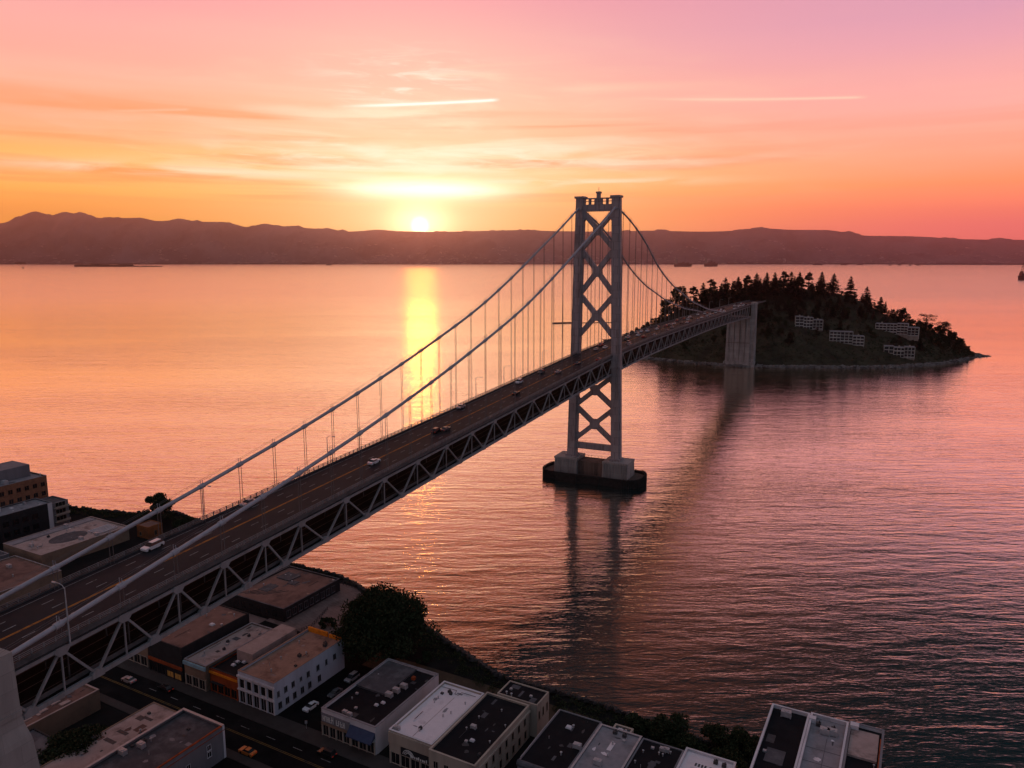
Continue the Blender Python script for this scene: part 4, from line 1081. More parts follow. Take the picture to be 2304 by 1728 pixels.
# pink-white roofed shop and its black roofed neighbour
B = Bld('arched_sign_shop', 'cream fronted shop with a pinkish white roof and an arched sign', 40.4, 52.6, -1.2, 22.4, 8.6, 'cream', 'roof_white', 0.45, 'white'); B.wear(6, 7, ['white','roof_grey'])
B.pbox('upper_band', 'cream', -6.1, 6.1, -12.1, -11.803, 5.6, 8.3); B.storefront(4, 3.2, 'cream')
B.pbox('sign_board', 'black_wall', -2.6, 5.4, -12.05, -11.804, 3.5, 5.3)
def arch(b):
    for r_ in (1.5, 1.1, 0.7):
        pts = [(-0.4+r_*math.cos(a), -12.1, 3.9+r_*0.85*math.sin(a)) for a in [math.pi*i/10 for i in range(11)]]
        for i in range(10): b.bar(pts[i], pts[i+1], .14, .1, up=Vector((0,1,0)))
    for i in range(9): b.box(0.2+.55*i, 0.2+.55*i+(.3 if i % 3 else .42), -12.12, -12.04, 3.65, 4.15 + (.25 if i % 4 == 0 else 0))
B.part('sign_emblem', 'sign', arch)
for x, y, k in ((-1.6, 8.0, 'dark'), (-2.4, 8.6, 'dark'), (-3.4, 5.0, 'vent'), (-3.2, 3.0, 'vent'), (-4.8, -10.4, 'ac'), (0.0, -7.6, 'dark'), (0.3, -8.4, 'vent'), (3.0, 1.0, 'vent'), (2.0, -1.0, 'vent'), (4, 6, 'vent')): B.vent(x, y, k, 0.8)
B.part('roof_pipe', 'metal_dark', lambda b: b.tube([(-5.4, 9.6, B.zr+.25), (-1, 9.9, B.zr+.25), (-0.6, 8.4, B.zr+.25), (0.5, 8.2, B.zr+.25), (0.6, 9.7, B.zr+.25), (4.8, 9.8, B.zr+.25)], .06, 6))
B.part('roof_seam', 'roof_pink', lambda b: b.box(-.06, .06, -11, 7.2, B.zr-.05, B.zr+.03))
B = Bld('cream_corner_building', 'cream building with black flat roof and tall side windows right of arched sign shop', 53.0, 65.2, -3.0, 23.2, 8.7, 'cream', 'roof_black', 0.4, 'cream'); B.wear(8, 8, ['roof_dkgrey','metal_dark'])
for i in range(8):
    y = -11.2+3.1*i
    B.win('right', y, 4.6, 1.0, 2.1, 'plaster_warm', 'glass', 0); B.win('right', y+.3, 0.9, 1.1, 2.2, 'plaster_warm', 'glass', 0)
B.pbox('cornice', 'cream', 6.102, 6.45, -13.1, 13.1, 6.9, 7.4); B.storefront(4, 3.2, 'cream')
for i in range(4): B.win('front', -4.2+2.8*i, 4.6, 1.3, 1.9, 'cream', 'glass', 1)
for x, y, k in ((-2.5, 3.0, 'vent'), (-1.6, -1.0, 'ac'), (-2.8, -2.2, 'vent'), (0.6, -5.2, 'sky'), (4.6, -4.0, 'vent'), (4.8, 3, 'vent'), (1.0, 8, 'vent'), (4.8, -9, 'dark')): B.vent(x, y, k, 0.75)
B = Bld('rear_cream_building', 'cream rear building with a plain black roof by the shore path', 55.6, 67.0, 23.8, 30.6, 8.9, 'cream', 'roof_black', 0.25, None); B.wear(3, 9, ['roof_dkgrey'])
for i in range(3): B.win('right', -2.2+2.2*i, 4.4, 0.8, 2.3, 'plaster_warm', 'glass', 0)
B.vent(-2, -2.6, 'vent'); B.vent(-3.5, -2.4, 'vent')

# row at bottom centre
B = Bld('round_corner_building', 'black roofed building with a rounded front edge in the bottom row', 72.0, 83.2, 4.0, 26.4, 8.0, 'grey_wall', 'roof_black', 0.2, None); B.wear(6, 10, ['roof_dkgrey','metal_dark'])
B.part('rounded_eave', 'roof_dkgrey', lambda b: b.tube([(-5.6, -11.0, 7.55), (5.6, -11.0, 7.55)], .75, 10))
B.part('side_rail', 'metal', lambda b: b.tube([(-5.4, -10, 8.3), (-5.45, 2, 8.35), (-5.4, 10.5, 8.3)], .08, 6))
for x, y, k in ((-.6, 5.6, 'sky'), (.4, 6.0, 'vent'), (4.2, -0.5, 'ac'), (2.0, -4.5, 'vent')): B.vent(x, y, k)
B = Bld('grey_roof_building', 'pale grey roofed building second in the bottom row', 83.4, 93.6, 4.0, 25.4, 8.1, 'grey_wall', 'roof_grey', 0.3, 'metal'); B.wear(6, 11, ['roof_dkgrey','roof_white'])
for x, y, k in ((-1.0, 9.2, 'dark'), (1.4, 9.0, 'dark'), (0, 5, 'vent'), (0.5, 0.5, 'vent'), (-0.5, -3, 'ac')): B.vent(x, y, k)
B = Bld('vented_roof_building', 'black roofed building with white vents third in the bottom row', 93.8, 103.6, 4.0, 25.5, 7.9, 'grey_wall', 'roof_black', 0.25, None); B.wear(5, 12, ['roof_dkgrey'])
for x, y, k in ((0.6, 8.4, 'ac'), (1.3, 8.6, 'ac'), (2.4, 8.3, 'vent'), (-3.2, 5.8, 'vent'), (-3.6, 1.5, 'vent'), (0.2, 6.8, 'vent'), (1.1, 6.7, 'vent')): B.vent(x, y, k, 0.8)
B = Bld('white_roof_building', 'small white roofed building at the right end of the bottom row', 103.8, 114.9, 4.0, 26.6, 8.0, 'white', 'roof_white', 0.5, 'white'); B.wear(4, 13, ['roof_grey'])
B.vent(1.5, 9.5, 'dark'); B.vent(3.4, 9.2, 'dark'); B.part('roof_patch', 'metal_dark', lambda b: [b.box(-2.5+.7*i, -2.1+.7*i, 6.6, 7.6, B.zr-.05, B.zr+.06) for i in range(4)])
# brick service hut behind the row
B = Bld('brick_hut', 'little tan brick hut behind the pale grey roofed building', 85.0, 89.6, 27.2, 31.0, 5.4, 'cream', 'roof_dkgrey', 0.3, 'cream'); B.vent(-.5, .3, 'sky', .9); B.vent(1, 0, 'vent')

# isolated block at the water, lower right (three roofs stand side by side)
B = Bld('black_roof_block', 'tall block with a black roof and white parapets at water edge', 119.6, 127.9, 2.0, 42.2, 15.0, 'white', 'roof_black', 0.75, 'white', zg=GZ); B.wear(5, 14, ['roof_dkgrey','metal_dark'])
B.vent(-.7, 17.6, 'ac', 1.2); B.pbox('roof_patch', 'roof_dkgrey', -2.4, 1.4, -1.0, 4.0, B.zr-.05, B.zr+.12); B.vent(-4.0+.2, 6, 'vent', .8)
for i in range(6): B.win('left', -14+5*i, 10.5, 1.4, 1.8, 'white', 'glass', 1)
B = Bld('grey_roof_block', 'tall block with a pale grey roof and clustered rooftop units at water edge', 128.1, 136.0, 2.0, 42.8, 15.0, 'white', 'roof_grey', 0.75, 'white'); B.wear(5, 15, ['roof_dkgrey','roof_white'])
for x, y, k, q in ((-.4, 14.6, 'ac', 1.15), (1.0, 14.9, 'ac', 1.15), (1.1, 16.8, 'dark', 1.0), (-2.0, 17.0, 'dark', 1.1), (-3.4, 18.0, 'stair', .45), (-2.9, 19.3, 'vent', 1.0)): B.vent(x, y, k, q)
B.part('roof_seams', 'roof_dkgrey', lambda b: (b.box(-3.5, 3.5, 8.0, 8.12, B.zr-.05, B.zr+.03), b.box(-3.5, 3.5, 3.0, 3.12, B.zr-.05, B.zr+.03), b.box(.2, .3, -12, 13, B.zr-.05, B.zr+.02)))
B = Bld('terrace_roof_block', 'tall block with a railed terrace deck on its dark roof at water edge', 136.2, 143.2, 2.0, 43.4, 15.0, 'white', 'roof_black', 0.75, 'grey_wall')
B.pbox('roof_terrace', 'roof_pink', -3.0, 2.6, 8.5, 18.6, B.zr-.05, B.zr+.5); B.vent(-2.4, 19.0, 'stair', .55); B.vent(-1.8, 12.6, 'sky', .8)
B.pbox('pipe_run', 'red', 2.85, 3.1, 6, 17, B.zr-.05, B.zr+.7); B.vent(2.2, 7, 'vent', .8)

# near side of the street
B = Bld('patched_roof_building', 'pale patched pinkish roof building on the near side of the street', -20.8, -10.2, -60, -18.6, 7.0, 'plaster_warm', 'roof_pink', 0.15, None); B.wear(16, 16, ['metal_dark','roof_brown','roof_grey'])
B.part('roof_repair', 'metal_dark', lambda b: [b.box(-1.2+rng.uniform(-2,2.5), rng.uniform(.6,1.6), q, q+rng.uniform(.5,1.4), B.zr-.05, B.zr+.04) for q in (2, 5, 8.5, 12, 15)])
for x, y, k in ((-4.2, 4, 'dark'), (-4.0, 1, 'vent'), (3, 11, 'vent')): B.vent(x, y, k)
B = Bld('grey_corner_building', 'grey walled corner building with a red edged dark roof beside an orange car', -9.6, 4.6, -60, -18.4, 8.4, 'grey_wall', 'roof_dkgrey', 0.6, None); B.wear(12, 17, ['metal_dark','roof_grey'])
B.part('coping', 'metal', lambda b: (b.box(-7.15, 7.15, 20.2, 20.85, 8.4, 8.6), b.box(-7.15, -6.5, -20.8, 20.15, 8.4, 8.6)))
B.part('red_trim', 'red', lambda b: (b.box(6.75, 7.2, -20.8, 20.15, 8.4, 8.62), b.box(7.104, 7.2, -20.8, 20.8, 7.2, 7.34)))
for y, z in ((16.2, 4.6), (16.2, 2.9), (10.4, 3.2), (4.6, 3.2), (-1.5, 3.2)): B.win('right', y, z, 1.2, 1.4, 'white', 'glass', 1)
B.pbox('pilaster', 'white', 6.9, 7.16, 20.3, 20.87, 0, 8.38)
for x, y, k in ((-4.6, 8, 'dark'), (-3.6, 6.6, 'ac'), (-3.5, 9, 'vent'), (-5, 3, 'ac')): B.vent(x, y, k)
B = Bld('yard_building', 'roofless looking stained building with a long warm plaster wall below the near truss', -53.5, -40.5, -60, -20.5, 5.6, 'plaster_warm', 'roof_brown', 0.5, 'roof_pink'); B.wear(8, 21, ['metal_dark','roof_dkgrey'])
for _ in range(18):
    x, y = rng.uniform(-5,4), rng.uniform(2,18); B.pbox('roof_debris', 'roof_pink', x, x+rng.uniform(.6,2), y, y+rng.uniform(.6,2.4), B.zr-.05, B.zr+rng.uniform(.1,.6))
B.vent(1, 12, 'dark'); B.vent(-2, 8, 'dark', 1.4)
B = Bld('dark_lot_building', 'low dark lean-to between plaster wall and patched roof', -39.5, -21.4, -60, -38, 5.2, 'black_wall', 'roof_dkgrey', 0.3, None)
for x, y in ((4, 9.5), (5.5, 8), (2, 10)): B.vent(x, y, 'vent')
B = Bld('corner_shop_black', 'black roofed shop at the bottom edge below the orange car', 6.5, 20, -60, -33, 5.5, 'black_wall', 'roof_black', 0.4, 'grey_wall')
B.vent(3, 9, 'vent')

# blocks on the far side of the bridge, left edge
B = Bld('brick_block', 'tall brown brick block with square windows at the left edge', -231, -201.6, 21, 61, 21.0, 'brick', 'roof_grey', 0.5, 'roof_grey'); B.wear(6, 20, ['roof_dkgrey'])
for r_ in range(4):
    for i in range(11): B.win('right', 18-3.5*i, 16.4-4.3*r_, 2.0, 2.1, 'brick', 'glass', 1)
B.pbox('penthouse', 'grey_wall', -6, 7.5, -2, 17, B.zr-.05, B.zr+5.5)
B.vent(12.5, 18.5, 'vent', 1.6); B.vent(11, 4, 'ac', 1.5); B.vent(10, -4, 'ac', 1.5)
B = Bld('grey_terrace_block', 'dark grey block with a pale roof in front of the brick block', -201.2, -189, 12, 55, 12.0, 'black_wall', 'roof_grey', 0.4, 'roof_grey'); B.wear(8, 19, ['roof_dkgrey','roof_white'])
B.pbox('corner_pier', 'white', 5.9, 6.25, 19.7, 21.56, 0, 11.9)
for r_ in range(2):
    for i in range(8): B.win('right', 14-4*i, 6.6-4.6*r_, 2.6, 2.4, 'black_wall', 'glass', 1)
for x, y, k in ((-2, 3, 'stair'), (1, 10, 'vent'), (-3, 15, 'ac')): B.vent(x, y, k, .8)
B = Bld('balcony_block', 'narrow green balconied end block beside the shore', -201, -189.4, 55.4, 62.5, 11.0, 'grey_wall', 'roof_dkgrey', 0.4, 'grey_wall')
for r_ in range(3):
    B.part('balcony', 'cream', lambda b: (b.box(5.85, 7.4, -3.2, 3.2, 2.2+3.2*r_, 2.4+3.2*r_), b.box(7.3, 7.4, -3.2, 3.2, 2.4+3.2*r_, 3.2+3.2*r_)))
    B.win('right', 0, 2.5+3.2*r_, 4.5, 2.1, 'cream', 'glass', 2)
B = Bld('market_hall', 'low hall with pale flat roof and dark oval patch left of the bridge', -172.5, -146.5, 25.4, 62, 6.0, 'plaster_warm', 'roof_pink', 0.4, 'roof_pink'); B.wear(14, 18, ['roof_grey','roof_dkgrey','roof_white'])
B.part('oval_patch', 'roof_dkgrey', lambda b: b.prism([(2+5.2*math.cos(2*math.pi*i/24), -1+7.5*math.sin(2*math.pi*i/24)) for i in range(24)], B.zr-.05, B.zr+.12))
B.pbox('roof_strip', 'roof_grey', -12.6, -8.4, -17.5, 17.5, B.zr-.05, B.zr+.3)
B.part('skylight', 'white', lambda b: [b.bar((3.5+1.5*i, 6.5, B.zr+.3), (3.5+1.5*i, 15.5, B.zr+.5), .35, .4) for i in range(5)])
for x, y, k in ((-1, -14, 'ac'), (1, -15, 'vent'), (3.6, -14.2, 'vent'), (-4, -12, 'vent'), (-5, -5, 'dark'), (9, 0, 'ac'), (10, 6, 'ac'), (-5.5, 3, 'vent'), (-11, -3, 'vent'), (-11, 6, 'ac')): B.vent(x, y, k)
B = Bld('dim_warehouse', 'dim low warehouse at the left edge beside the far rail', -190, -162, -30, 22, 5.0, 'grey_wall', 'roof_dkgrey', 0.4, 'roof_grey'); B.vent(6, 14, 'ac'); B.vent(9, 4, 'vent')
B = Bld('brown_warehouse', 'brown warehouse mostly hidden below the far rail of the bridge', -158, -128, -20, 22, 5.0, 'plaster_warm', 'roof_brown', 0.4, 'roof_grey'); B.vent(-6, 14, 'ac'); B.vent(4, 10, 'vent')
B = Bld('orange_shed', 'small orange brown shed under the shore tree left of the bridge', -147, -139.5, 66, 73, 5.4, 'rust', 'roof_brown', 0.25, None); B.win('right', 0, 1, 1.2, 2.2, 'plaster_warm', 'glass', 1); B.win('front', -1.4, 1, 1.2, 1.6, 'plaster_warm', 'glass', 1)

# cars on the ground
def city_car(kind, mt, a, b, along, lb):
    d = CV if along else CU
    place_car(kind, mt, CP(a, b, GZ+0.02), (0, 0, math.atan2(d.y, d.x)), lb)
city_car('sedan', 'car_orange', 8.2, -15.0, True, 'orange car parked at kerb by the grey corner building')
city_car('sedan', 'car_white', 8.4, 6.3, False, 'white car nearest the street in the parking lot')
city_car('sedan', 'car_grey', 9.8, 14.3, False, 'dark grey car in the middle of the parking lot')
city_car('suv', 'car_silver', 8.8, 22.5, False, 'silver four by four at the back of the parking lot')
city_car('sedan', 'car_black', -33, -6.4, True, 'black car parked in front of the charcoal building')
city_car('sedan', 'car_silver', -46, -8.5, True, 'silver car on the street under the bridge')
city_car('suv', 'car_black', 25.5, -6.3, True, 'black car parked in front of the shop with white lettering')
def hyd(a, b):
    p = MB(); q = CP(a, b, GZ+.1); p.tube([q, q+Vector((0,0,2.0))], .06, 6); p.box(q.x-.3, q.x+.3, q.y-.03, q.y+.03, q.z+1.5, q.z+2.3)
    return p.build('street_sign', 'metal')
tag(hyd(13.8, -1.0), 'small white sign on a post at the parking lot entrance', 'sign')

# ------------------------------------------------------------------ vegetation
def leaf_cloud(mb, r, cen, radii, n, size, shell=0.55, m=0):
    for _ in range(n):
        while True:
            v = Vector((r.uniform(-1,1), r.uniform(-1,1), r.uniform(-1,1)))
            if 0.02 < v.length < 1: break
        v = v.normalized()*(shell + (1-shell)*r.random())*1.0 if r.random() < 0.75 else v
        p = Vector(cen) + Vector((v.x*radii[0], v.y*radii[1], v.z*radii[2]))
        a = Vector((r.gauss(0,1), r.gauss(0,1), r.gauss(0,1))).normalized(); b = a.cross(Vector((r.gauss(0,1), r.gauss(0,1), r.gauss(0,1)))).normalized()
        s = size*r.uniform(.5, 1.3)
        mb.quad(p-a*s, p+b*s*.6, p+a*s, p-b*s*.6, m)

def broad_tree(name, loc, h, rad_, label, cat='tree', nclump=26, nleaf=420, size=0.34, seed=1, flat=1.0, group=None):
    r = random.Random(seed)
    root = empty(name, loc, 0, label, cat, group)
    tk = MB(); tk.tube([(0,0,-.5), (.2,.1,h*.25), (.1,-.2,h*.5)], [h*.035, h*.027, h*.018], 9)
    cr = MB()
    for i in range(nclump):
        a = r.uniform(0, 2*math.pi); q = math.sqrt(r.random()); zz = r.uniform(.34, .95)
        env = math.sin(min(1, (1.02-zz)/.62)*math.pi/2)**.8
        c = (math.cos(a)*q*rad_*env*.82, math.sin(a)*q*rad_*env*.82, h*zz*flat)
        k = rad_*r.uniform(.20, .36)
        if i < 12: tk.tube([(.1, 0, h*r.uniform(.22, .45)), (c[0]*.5, c[1]*.5, c[2]*.75), (c[0]*.9, c[1]*.9, c[2])], [h*.012, h*.008, h*.003], 5)
        leaf_cloud(cr, r, c, (k, k, k*.72), nleaf, size)
    tk.build('trunk', 'bark', root); cr.build('crown', 'leaf', root)
    return root
broad_tree('large_tree', CP(8.5, 37.0, GZ), 19.5, 16.5, 'big dark broadleaf tree between white building and the shore', nclump=95, nleaf=420, size=.44, seed=5)
broad_tree('shore_tree', CP(-151, 80, GZ), 15, 8.0, 'dark spreading tree on the shore left of the bridge', nclump=28, nleaf=300, size=.4, seed=8)
broad_tree('bush', CP(-136, 82, GZ), 5, 6, 'low bush on the shore just right of the spreading tree', cat='bush', nclump=14, nleaf=200, size=.3, seed=9)
for i, (a, b, h, r_, lb) in enumerate(((96, 40.2, 6.5, 6.5, 'widest dark bush on the bank behind the bottom row of roofs'), (107, 41, 6.0, 6.0, 'dark bush on the bank nearest the block at water edge'), (113, 44.0, 5.5, 5.0, 'dark bush pressed against the black roofed block'), (87, 39.0, 4.5, 4.2, 'small bush behind the tan brick hut'), (102, 35, 5.2, 5.5, 'dark bush close behind the white vented roof'), (111, 34, 5.4, 5.5, 'dark bush close behind the small white roof'))):
    broad_tree('bush', CP(a, b, GZ-1), h, r_, lb, 'bush', 20, 260, .3, 20+i)
ivy_ = on_z(175, 1712, 5)
broad_tree('ivy_tree', Vector((ivy_.x, ivy_.y, GZ)), 8.5, 10.5, 'wide dark tree at the bottom edge below the stained plaster wall', nclump=80, nleaf=380, size=.36, seed=31, flat=.85)
for i, (a, b) in enumerate(((-8, 38), (14, 34), (22, 40), (-19, 43))):
    broad_tree('bush', CP(a, b, GZ), 3.2, 3.0, ('low bush under the big tree on the left', 'low bush right of the big tree', 'low bush at the start of the shore path', 'low bush in the plaza planter')[i], 'bush', 9, 160, .28, 50+i)

# shoreline rocks and scrub
rk = MB(); r = random.Random(77)
def boulder(mb, p, s, r, m=0):
    n = len(mb.v)
    for (x, y, z) in ((-1,-1,-.6),(1,-1,-.6),(1,1,-.6),(-1,1,-.6),(-.7,-.7,.6),(.7,-.7,.6),(.7,.7,.6),(-.7,.7,.6)):
        mb.v.append((p.x+(x+r.uniform(-.35,.35))*s, p.y+(y+r.uniform(-.35,.35))*s, p.z+(z+r.uniform(-.3,.3))*s))
    for f_ in ((0,3,2,1),(4,5,6,7),(0,1,5,4),(1,2,6,5),(2,3,7,6),(3,0,4,7)): mb.f.append(tuple(n+i for i in f_)); mb.m.append(m)
sh = [q for q in shore[2:24]]
for i in range(len(sh)-1):
    (a0,b0),(a1,b1) = sh[i], sh[i+1]
    L = math.hypot(a1-a0, b1-b0)
    for k in range(int(L*7)):
        u = r.random(); off = r.uniform(-2.2, 3.2)
        nx, ny = -(b1-b0)/L, (a1-a0)/L
        a = a0+(a1-a0)*u + nx*off; b = b0+(b1-b0)*u + ny*off
        boulder(rk, CP(a, b, 2.4-off*0.85), r.uniform(.3, .85), r)
tag(rk.build('shore_rocks', 'rock'), 'dark boulders piled along the city shoreline', 'rocks', kind='stuff')
sc = MB()
for i in range(len(sh)-1):
    (a0,b0),(a1,b1) = sh[i], sh[i+1]; L = math.hypot(a1-a0, b1-b0)
    for k in range(int(L*2.6)):
        u = r.random(); off = r.uniform(-9.0, -1.0); nx, ny = -(b1-b0)/L, (a1-a0)/L
        a = a0+(a1-a0)*u+nx*off; b = b0+(b1-b0)*u+ny*off
        if -60 < a < -25 and b < 72: continue
        if a > 117: continue
        if 50 < a < 70 and b < 33: continue
        leaf_cloud(sc, r, CP(a, b, 3.3), (1.3, 1.3, .9), 60, .22)
tag(sc.build('shore_scrub', 'leaf2'), 'dark scrub growing along the top of the city shoreline', 'scrub', kind='stuff')

# ------------------------------------------------------------------ island
rz_tab = lerp_table([(138,0),(150,10),(180,26),(200,38),(222,50),(255,62),(272,72),(300,78),(340,84),(380,84),(415,80),(445,72),(470,58),(490,46),(510,38),(535,30),(558,19),(580,8),(590,3),(604,0.6),(620,-1.5),(640,-3)])
near_tab = lerp_table([(138,985),(160,930),(200,893),(228,872),(260,856),(302,848),(386,842),(440,848),(481,866),(520,888),(552,915),(585,945),(640,985)])
ridge_y = lerp_table([(138,1010),(200,1010),(300,1030),(400,1030),(450,1000),(490,962),(520,944),(555,946),(590,960),(640,1000)])
def isl_z(x, y):
    yn = near_tab(x); yr = ridge_y(x); zr = rz_tab(x)
    v = (y-yn)/max(1, (yr-yn))
    if v < 0: return -3 + 3*max(-1, v)*4
    if v <= 1:
        ck = min(1.0, max(0.0, zr/9.0)); cl_ = 3.5*ck*min(1, v/0.05)
        s_ = max(0, (v-0.05)/0.95)
        h = cl_ + (zr-3.5*ck)*(s_**1.0*(1-0.18*math.sin(math.pi*s_)))
    else:
        v2 = (y-yr)/150.0; h = zr*(1-v2*v2) if v2 < 1 else -3
    h += 3.2*mnoise.noise(Vector((x/22, y/22, .4)))*min(1, max(0, v)*3)*(1 if h > 4 else .2)
    return h
im = MB(); NX, NY = 150, 90
for i in range(NX+1):
    x = 136 + (646-136)*i/NX
    for j in range(NY+1):
        y = 832 + (1190-832)*j/NY
        im.v.append((x, y, max(-4, isl_z(x, y))))
for i in range(NX):
    for j in range(NY):
        a = i*(NY+1)+j; im.f.append((a, a+NY+1, a+NY+2, a+1)); im.m.append(0)
tag(im.build('terrain', 'island', smooth=True), kind='structure')
ir = MB(); r = random.Random(5)
for k in range(2600):
    x = 150 + 448*r.random(); y = near_tab(x) + r.uniform(-3.0, 6) + (r.uniform(0, 14) if x > 560 else 0)
    boulder(ir, Vector((x, y, r.uniform(-.2, 2.0))), r.uniform(.6, 1.9), r)
for k in range(160):
    u = r.random(); x = 584 + 24*u; y = near_tab(x)+r.uniform(-4, 4)-8*u; boulder(ir, Vector((x, y, r.uniform(-.6, .6))), r.uniform(.6, 1.6)*(1-.5*u), r)
tag(ir.build('island_rocks', 'rock_pale'), 'pale rocky rim along the island waterline', 'rocks', kind='stuff')

def hit_island(px, py_):
    r_ = ray(px, py_); y = 835.0
    while y < 1100:
        k = y/r_.y; p_ = Vector((0, 0, CAMH)) + r_*k
        if isl_z(p_.x, y) >= p_.z: return p_.x, y
        y += 1.0
    return ray(px, py_).x/ray(px, py_).y*945.0, 945.0
apts = [(330, 908, 32, 12, 15, 'white terraced apartment house highest on the island slope nearest the bridge', -0.27, 4),
        (411, 888, 38, 12, 14.5, 'white split level apartment house in the middle of the island slope', -0.36, 4),
        (478, 912, 48, 12, 13.0, 'white apartment house half hidden by trees on the right of island slope', -0.58, 4),
        (468, 872, 32, 11, 12.0, 'white apartment house lowest on the island slope near the rocks', -0.40, 3)]
apts = [(*hit_island(px, py_), *a[2:]) for (px, py_), a in zip(((1819, 737), (1904, 771), (2018, 751), (2022, 800)), apts)]
def apartment(x, y, w_, d_, h_, label, rot, nf):
    r = random.Random(int(x))
    zb = isl_z(x, y)-1.5
    root = empty('apartment_house', (x, y, zb), rot, label, 'house')
    fh = h_/nf; seg = []; x0 = -w_/2; ns = 3 if w_ < 40 else 4
    for i in range(ns):
        ww = w_/ns*(1 + r.uniform(-.12, .12)) if i < ns-1 else w_/2-x0
        seg.append((x0, x0+ww, r.choice((0, -1.1, .9)) if i else 0, r.choice((0, 1.4, 2.4)), nf - (1 if (i == ns-1 and nf > 3) else 0) + 0)); x0 += ww
    for (xa, xb, dz, dyy, n_) in seg:
        y0 = -d_/2 + dyy; top = dz + fh*n_
        b = MB(); b.box(xa+.02, xb-.02, y0+1.3, d_/2, -6, top); b.build('wall', 'cream', root)
        f_ = MB()
        for k in range(n_+1):
            f_.box(xa, xb, y0-.1, y0+1.29, dz+fh*k-.4, dz+fh*k+.2)
            if k < n_ and r.random() < .75: f_.box(xa+.3, xb-.3, y0-.08, y0-.02, dz+fh*k+.16, dz+fh*k+1.0)
        nb = max(2, round((xb-xa)/4.2)); bw = (xb-xa)/nb
        for i in range(nb+1):
            if 0 < i < nb and r.random() < .25: continue
            xx = xa+bw*i; f_.box(xx-.2, xx+.2, y0-.16, y0+1.28, dz-2, top+(.5 if i in (0, nb) else 0))
        f_.build('balcony_frame', 'pale_frame', root)
        rf = MB(); rf.box(xa-.3, xb-.28, y0-.3, d_/2+.3, top+.17, top+.5); ro = rf.build('roof', 'roof_grey', root)
        if r.random() < .6:
            ch = MB(); xm = (xa+xb)/2; ch.box(xm-.8, xm+.8, 0, 1.6, top+.4, top+2.0); ch.build('chimney', 'cream', ro)
        for k in range(n_):
            for i in range(nb):
                hh = fh-.7; pn = MB(); pn.box(xa+bw*i+.4, xa+bw*(i+1)-.4, y0+1.18, y0+1.299, dz+fh*k+.2, dz+fh*k+.2+hh)
                pn.build('window', 'glass', root)
for a in apts: apartment(*a)

def conifer_mesh(seed, h=20.0, rb=4.2, sparse=1.0, topfrac=0.10, start=0.14):
    r = random.Random(seed); c = MB()
    nt_ = int(h*1.15); lean = (r.uniform(-.4,.4), r.uniform(-.4,.4))
    for i in range(nt_):
        u = i/(nt_-1); z = h*(start + (1-start)*u)
        if r.random() < .08: continue
        prof = (1-u)**.75*(.75+.45*r.random()) + .03
        nb = max(3, int((9-5*u)*sparse)); a0 = r.uniform(0, 6.28)
        for k in range(nb):
            if r.random() < .12: continue
            a = a0 + 6.283*k/nb + r.uniform(-.3,.3); L = rb*prof*r.uniform(.6, 1.2)
            for q in range(4):
                f_ = (q+.6)/4
                p = Vector((lean[0]*u+math.cos(a)*L*f_, lean[1]*u+math.sin(a)*L*f_, z - L*f_*.28 + r.uniform(-.25,.25)))
                for _ in range(2):
                    s = (.72+.55*(1-u))*r.uniform(.6, 1.25)
                    d = Vector((math.cos(a+r.uniform(-.8,.8)), math.sin(a+r.uniform(-.8,.8)), r.uniform(-.5,.35))).normalized(); e = d.cross(Vector((r.gauss(0,.5), r.gauss(0,.5), 1))).normalized()
                    c.quad(p-d*s, p+e*s*.5, p+d*s, p-e*s*.5)
    t = MB(); t.tube([(0,0,-2), (lean[0]*.5,lean[1]*.5,h*.5), (lean[0],lean[1],h*.97)], [h*.017, h*.011, .04], 6)
    return c.mesh('crown', 'needle'), t.mesh('trunk', 'bark')
def round_mesh(seed, h=12.0, rb=5.0):
    r = random.Random(seed); c = MB(); t = MB(); t.tube([(0,0,-2), (.2,0,h*.5), (0,.1,h*.8)], [.35, .25, .08], 6)
    for i in range(15):
        a = r.uniform(0, 6.28); q = math.sqrt(r.random())*rb*.7; zz = r.uniform(.3, .92); k = rb*r.uniform(.25, .45)
        leaf_cloud(c, r, (math.cos(a)*q*(1.2-zz*.7), math.sin(a)*q*(1.2-zz*.7), h*zz), (k, k, k*.7), 90, .5)
    return c.mesh('crown', 'leaf'), t.mesh('trunk', 'bark')
cons = [conifer_mesh(100+i, 20, 5.6+.7*(i % 3), 1.25 + .2*(i % 2)) for i in range(7)]
def ragged_mesh(seed, h=20.0, rb=6.0):
    r = random.Random(seed); c = MB(); t = MB(); t.tube([(0,0,-2), (.3,0,h*.5), (-.2,.1,h*.93)], [.42, .3, .08], 6)
    for i in range(26):
        u = r.random(); zz = h*(.30+.68*u); a = r.uniform(0, 6.28); env = rb*(1.05-u)**.6*r.uniform(.25, 1.0); k = rb*r.uniform(.16, .30)*(1.1-.4*u)
        p = (math.cos(a)*env, math.sin(a)*env, zz)
        t.tube([(0,0,zz-1.5), p], [.14, .04], 4); leaf_cloud(c, r, p, (k*1.25, k*1.25, k*.55), 70, .5)
    leaf_cloud(c, r, (0,0,h*.95), (rb*.2, rb*.2, h*.06), 60, .45)
    return c.mesh('crown', 'needle'), t.mesh('trunk', 'bark')
rags = [ragged_mesh(300+i, 20, 5.6+.5*i) for i in range(5)]
rnds = [round_mesh(200+i, 11+i, 5+.3*i) for i in range(4)]
def island_tree(kind, x, y, sc_, rz, label, group):
    me = rags[kind % 5] if kind < 0 else (cons[kind % 7] if kind < 100 else rnds[kind % 4])
    root = empty('conifer_tree' if kind < 100 else 'broadleaf_tree', (x, y, isl_z(x, y)-.6), rz, label, 'tree', group)
    root.scale = (sc_*rng.uniform(.9, 1.1), sc_*rng.uniform(.9, 1.1), sc_)
    link('crown', me[0], root); link('trunk', me[1], root)
    return root
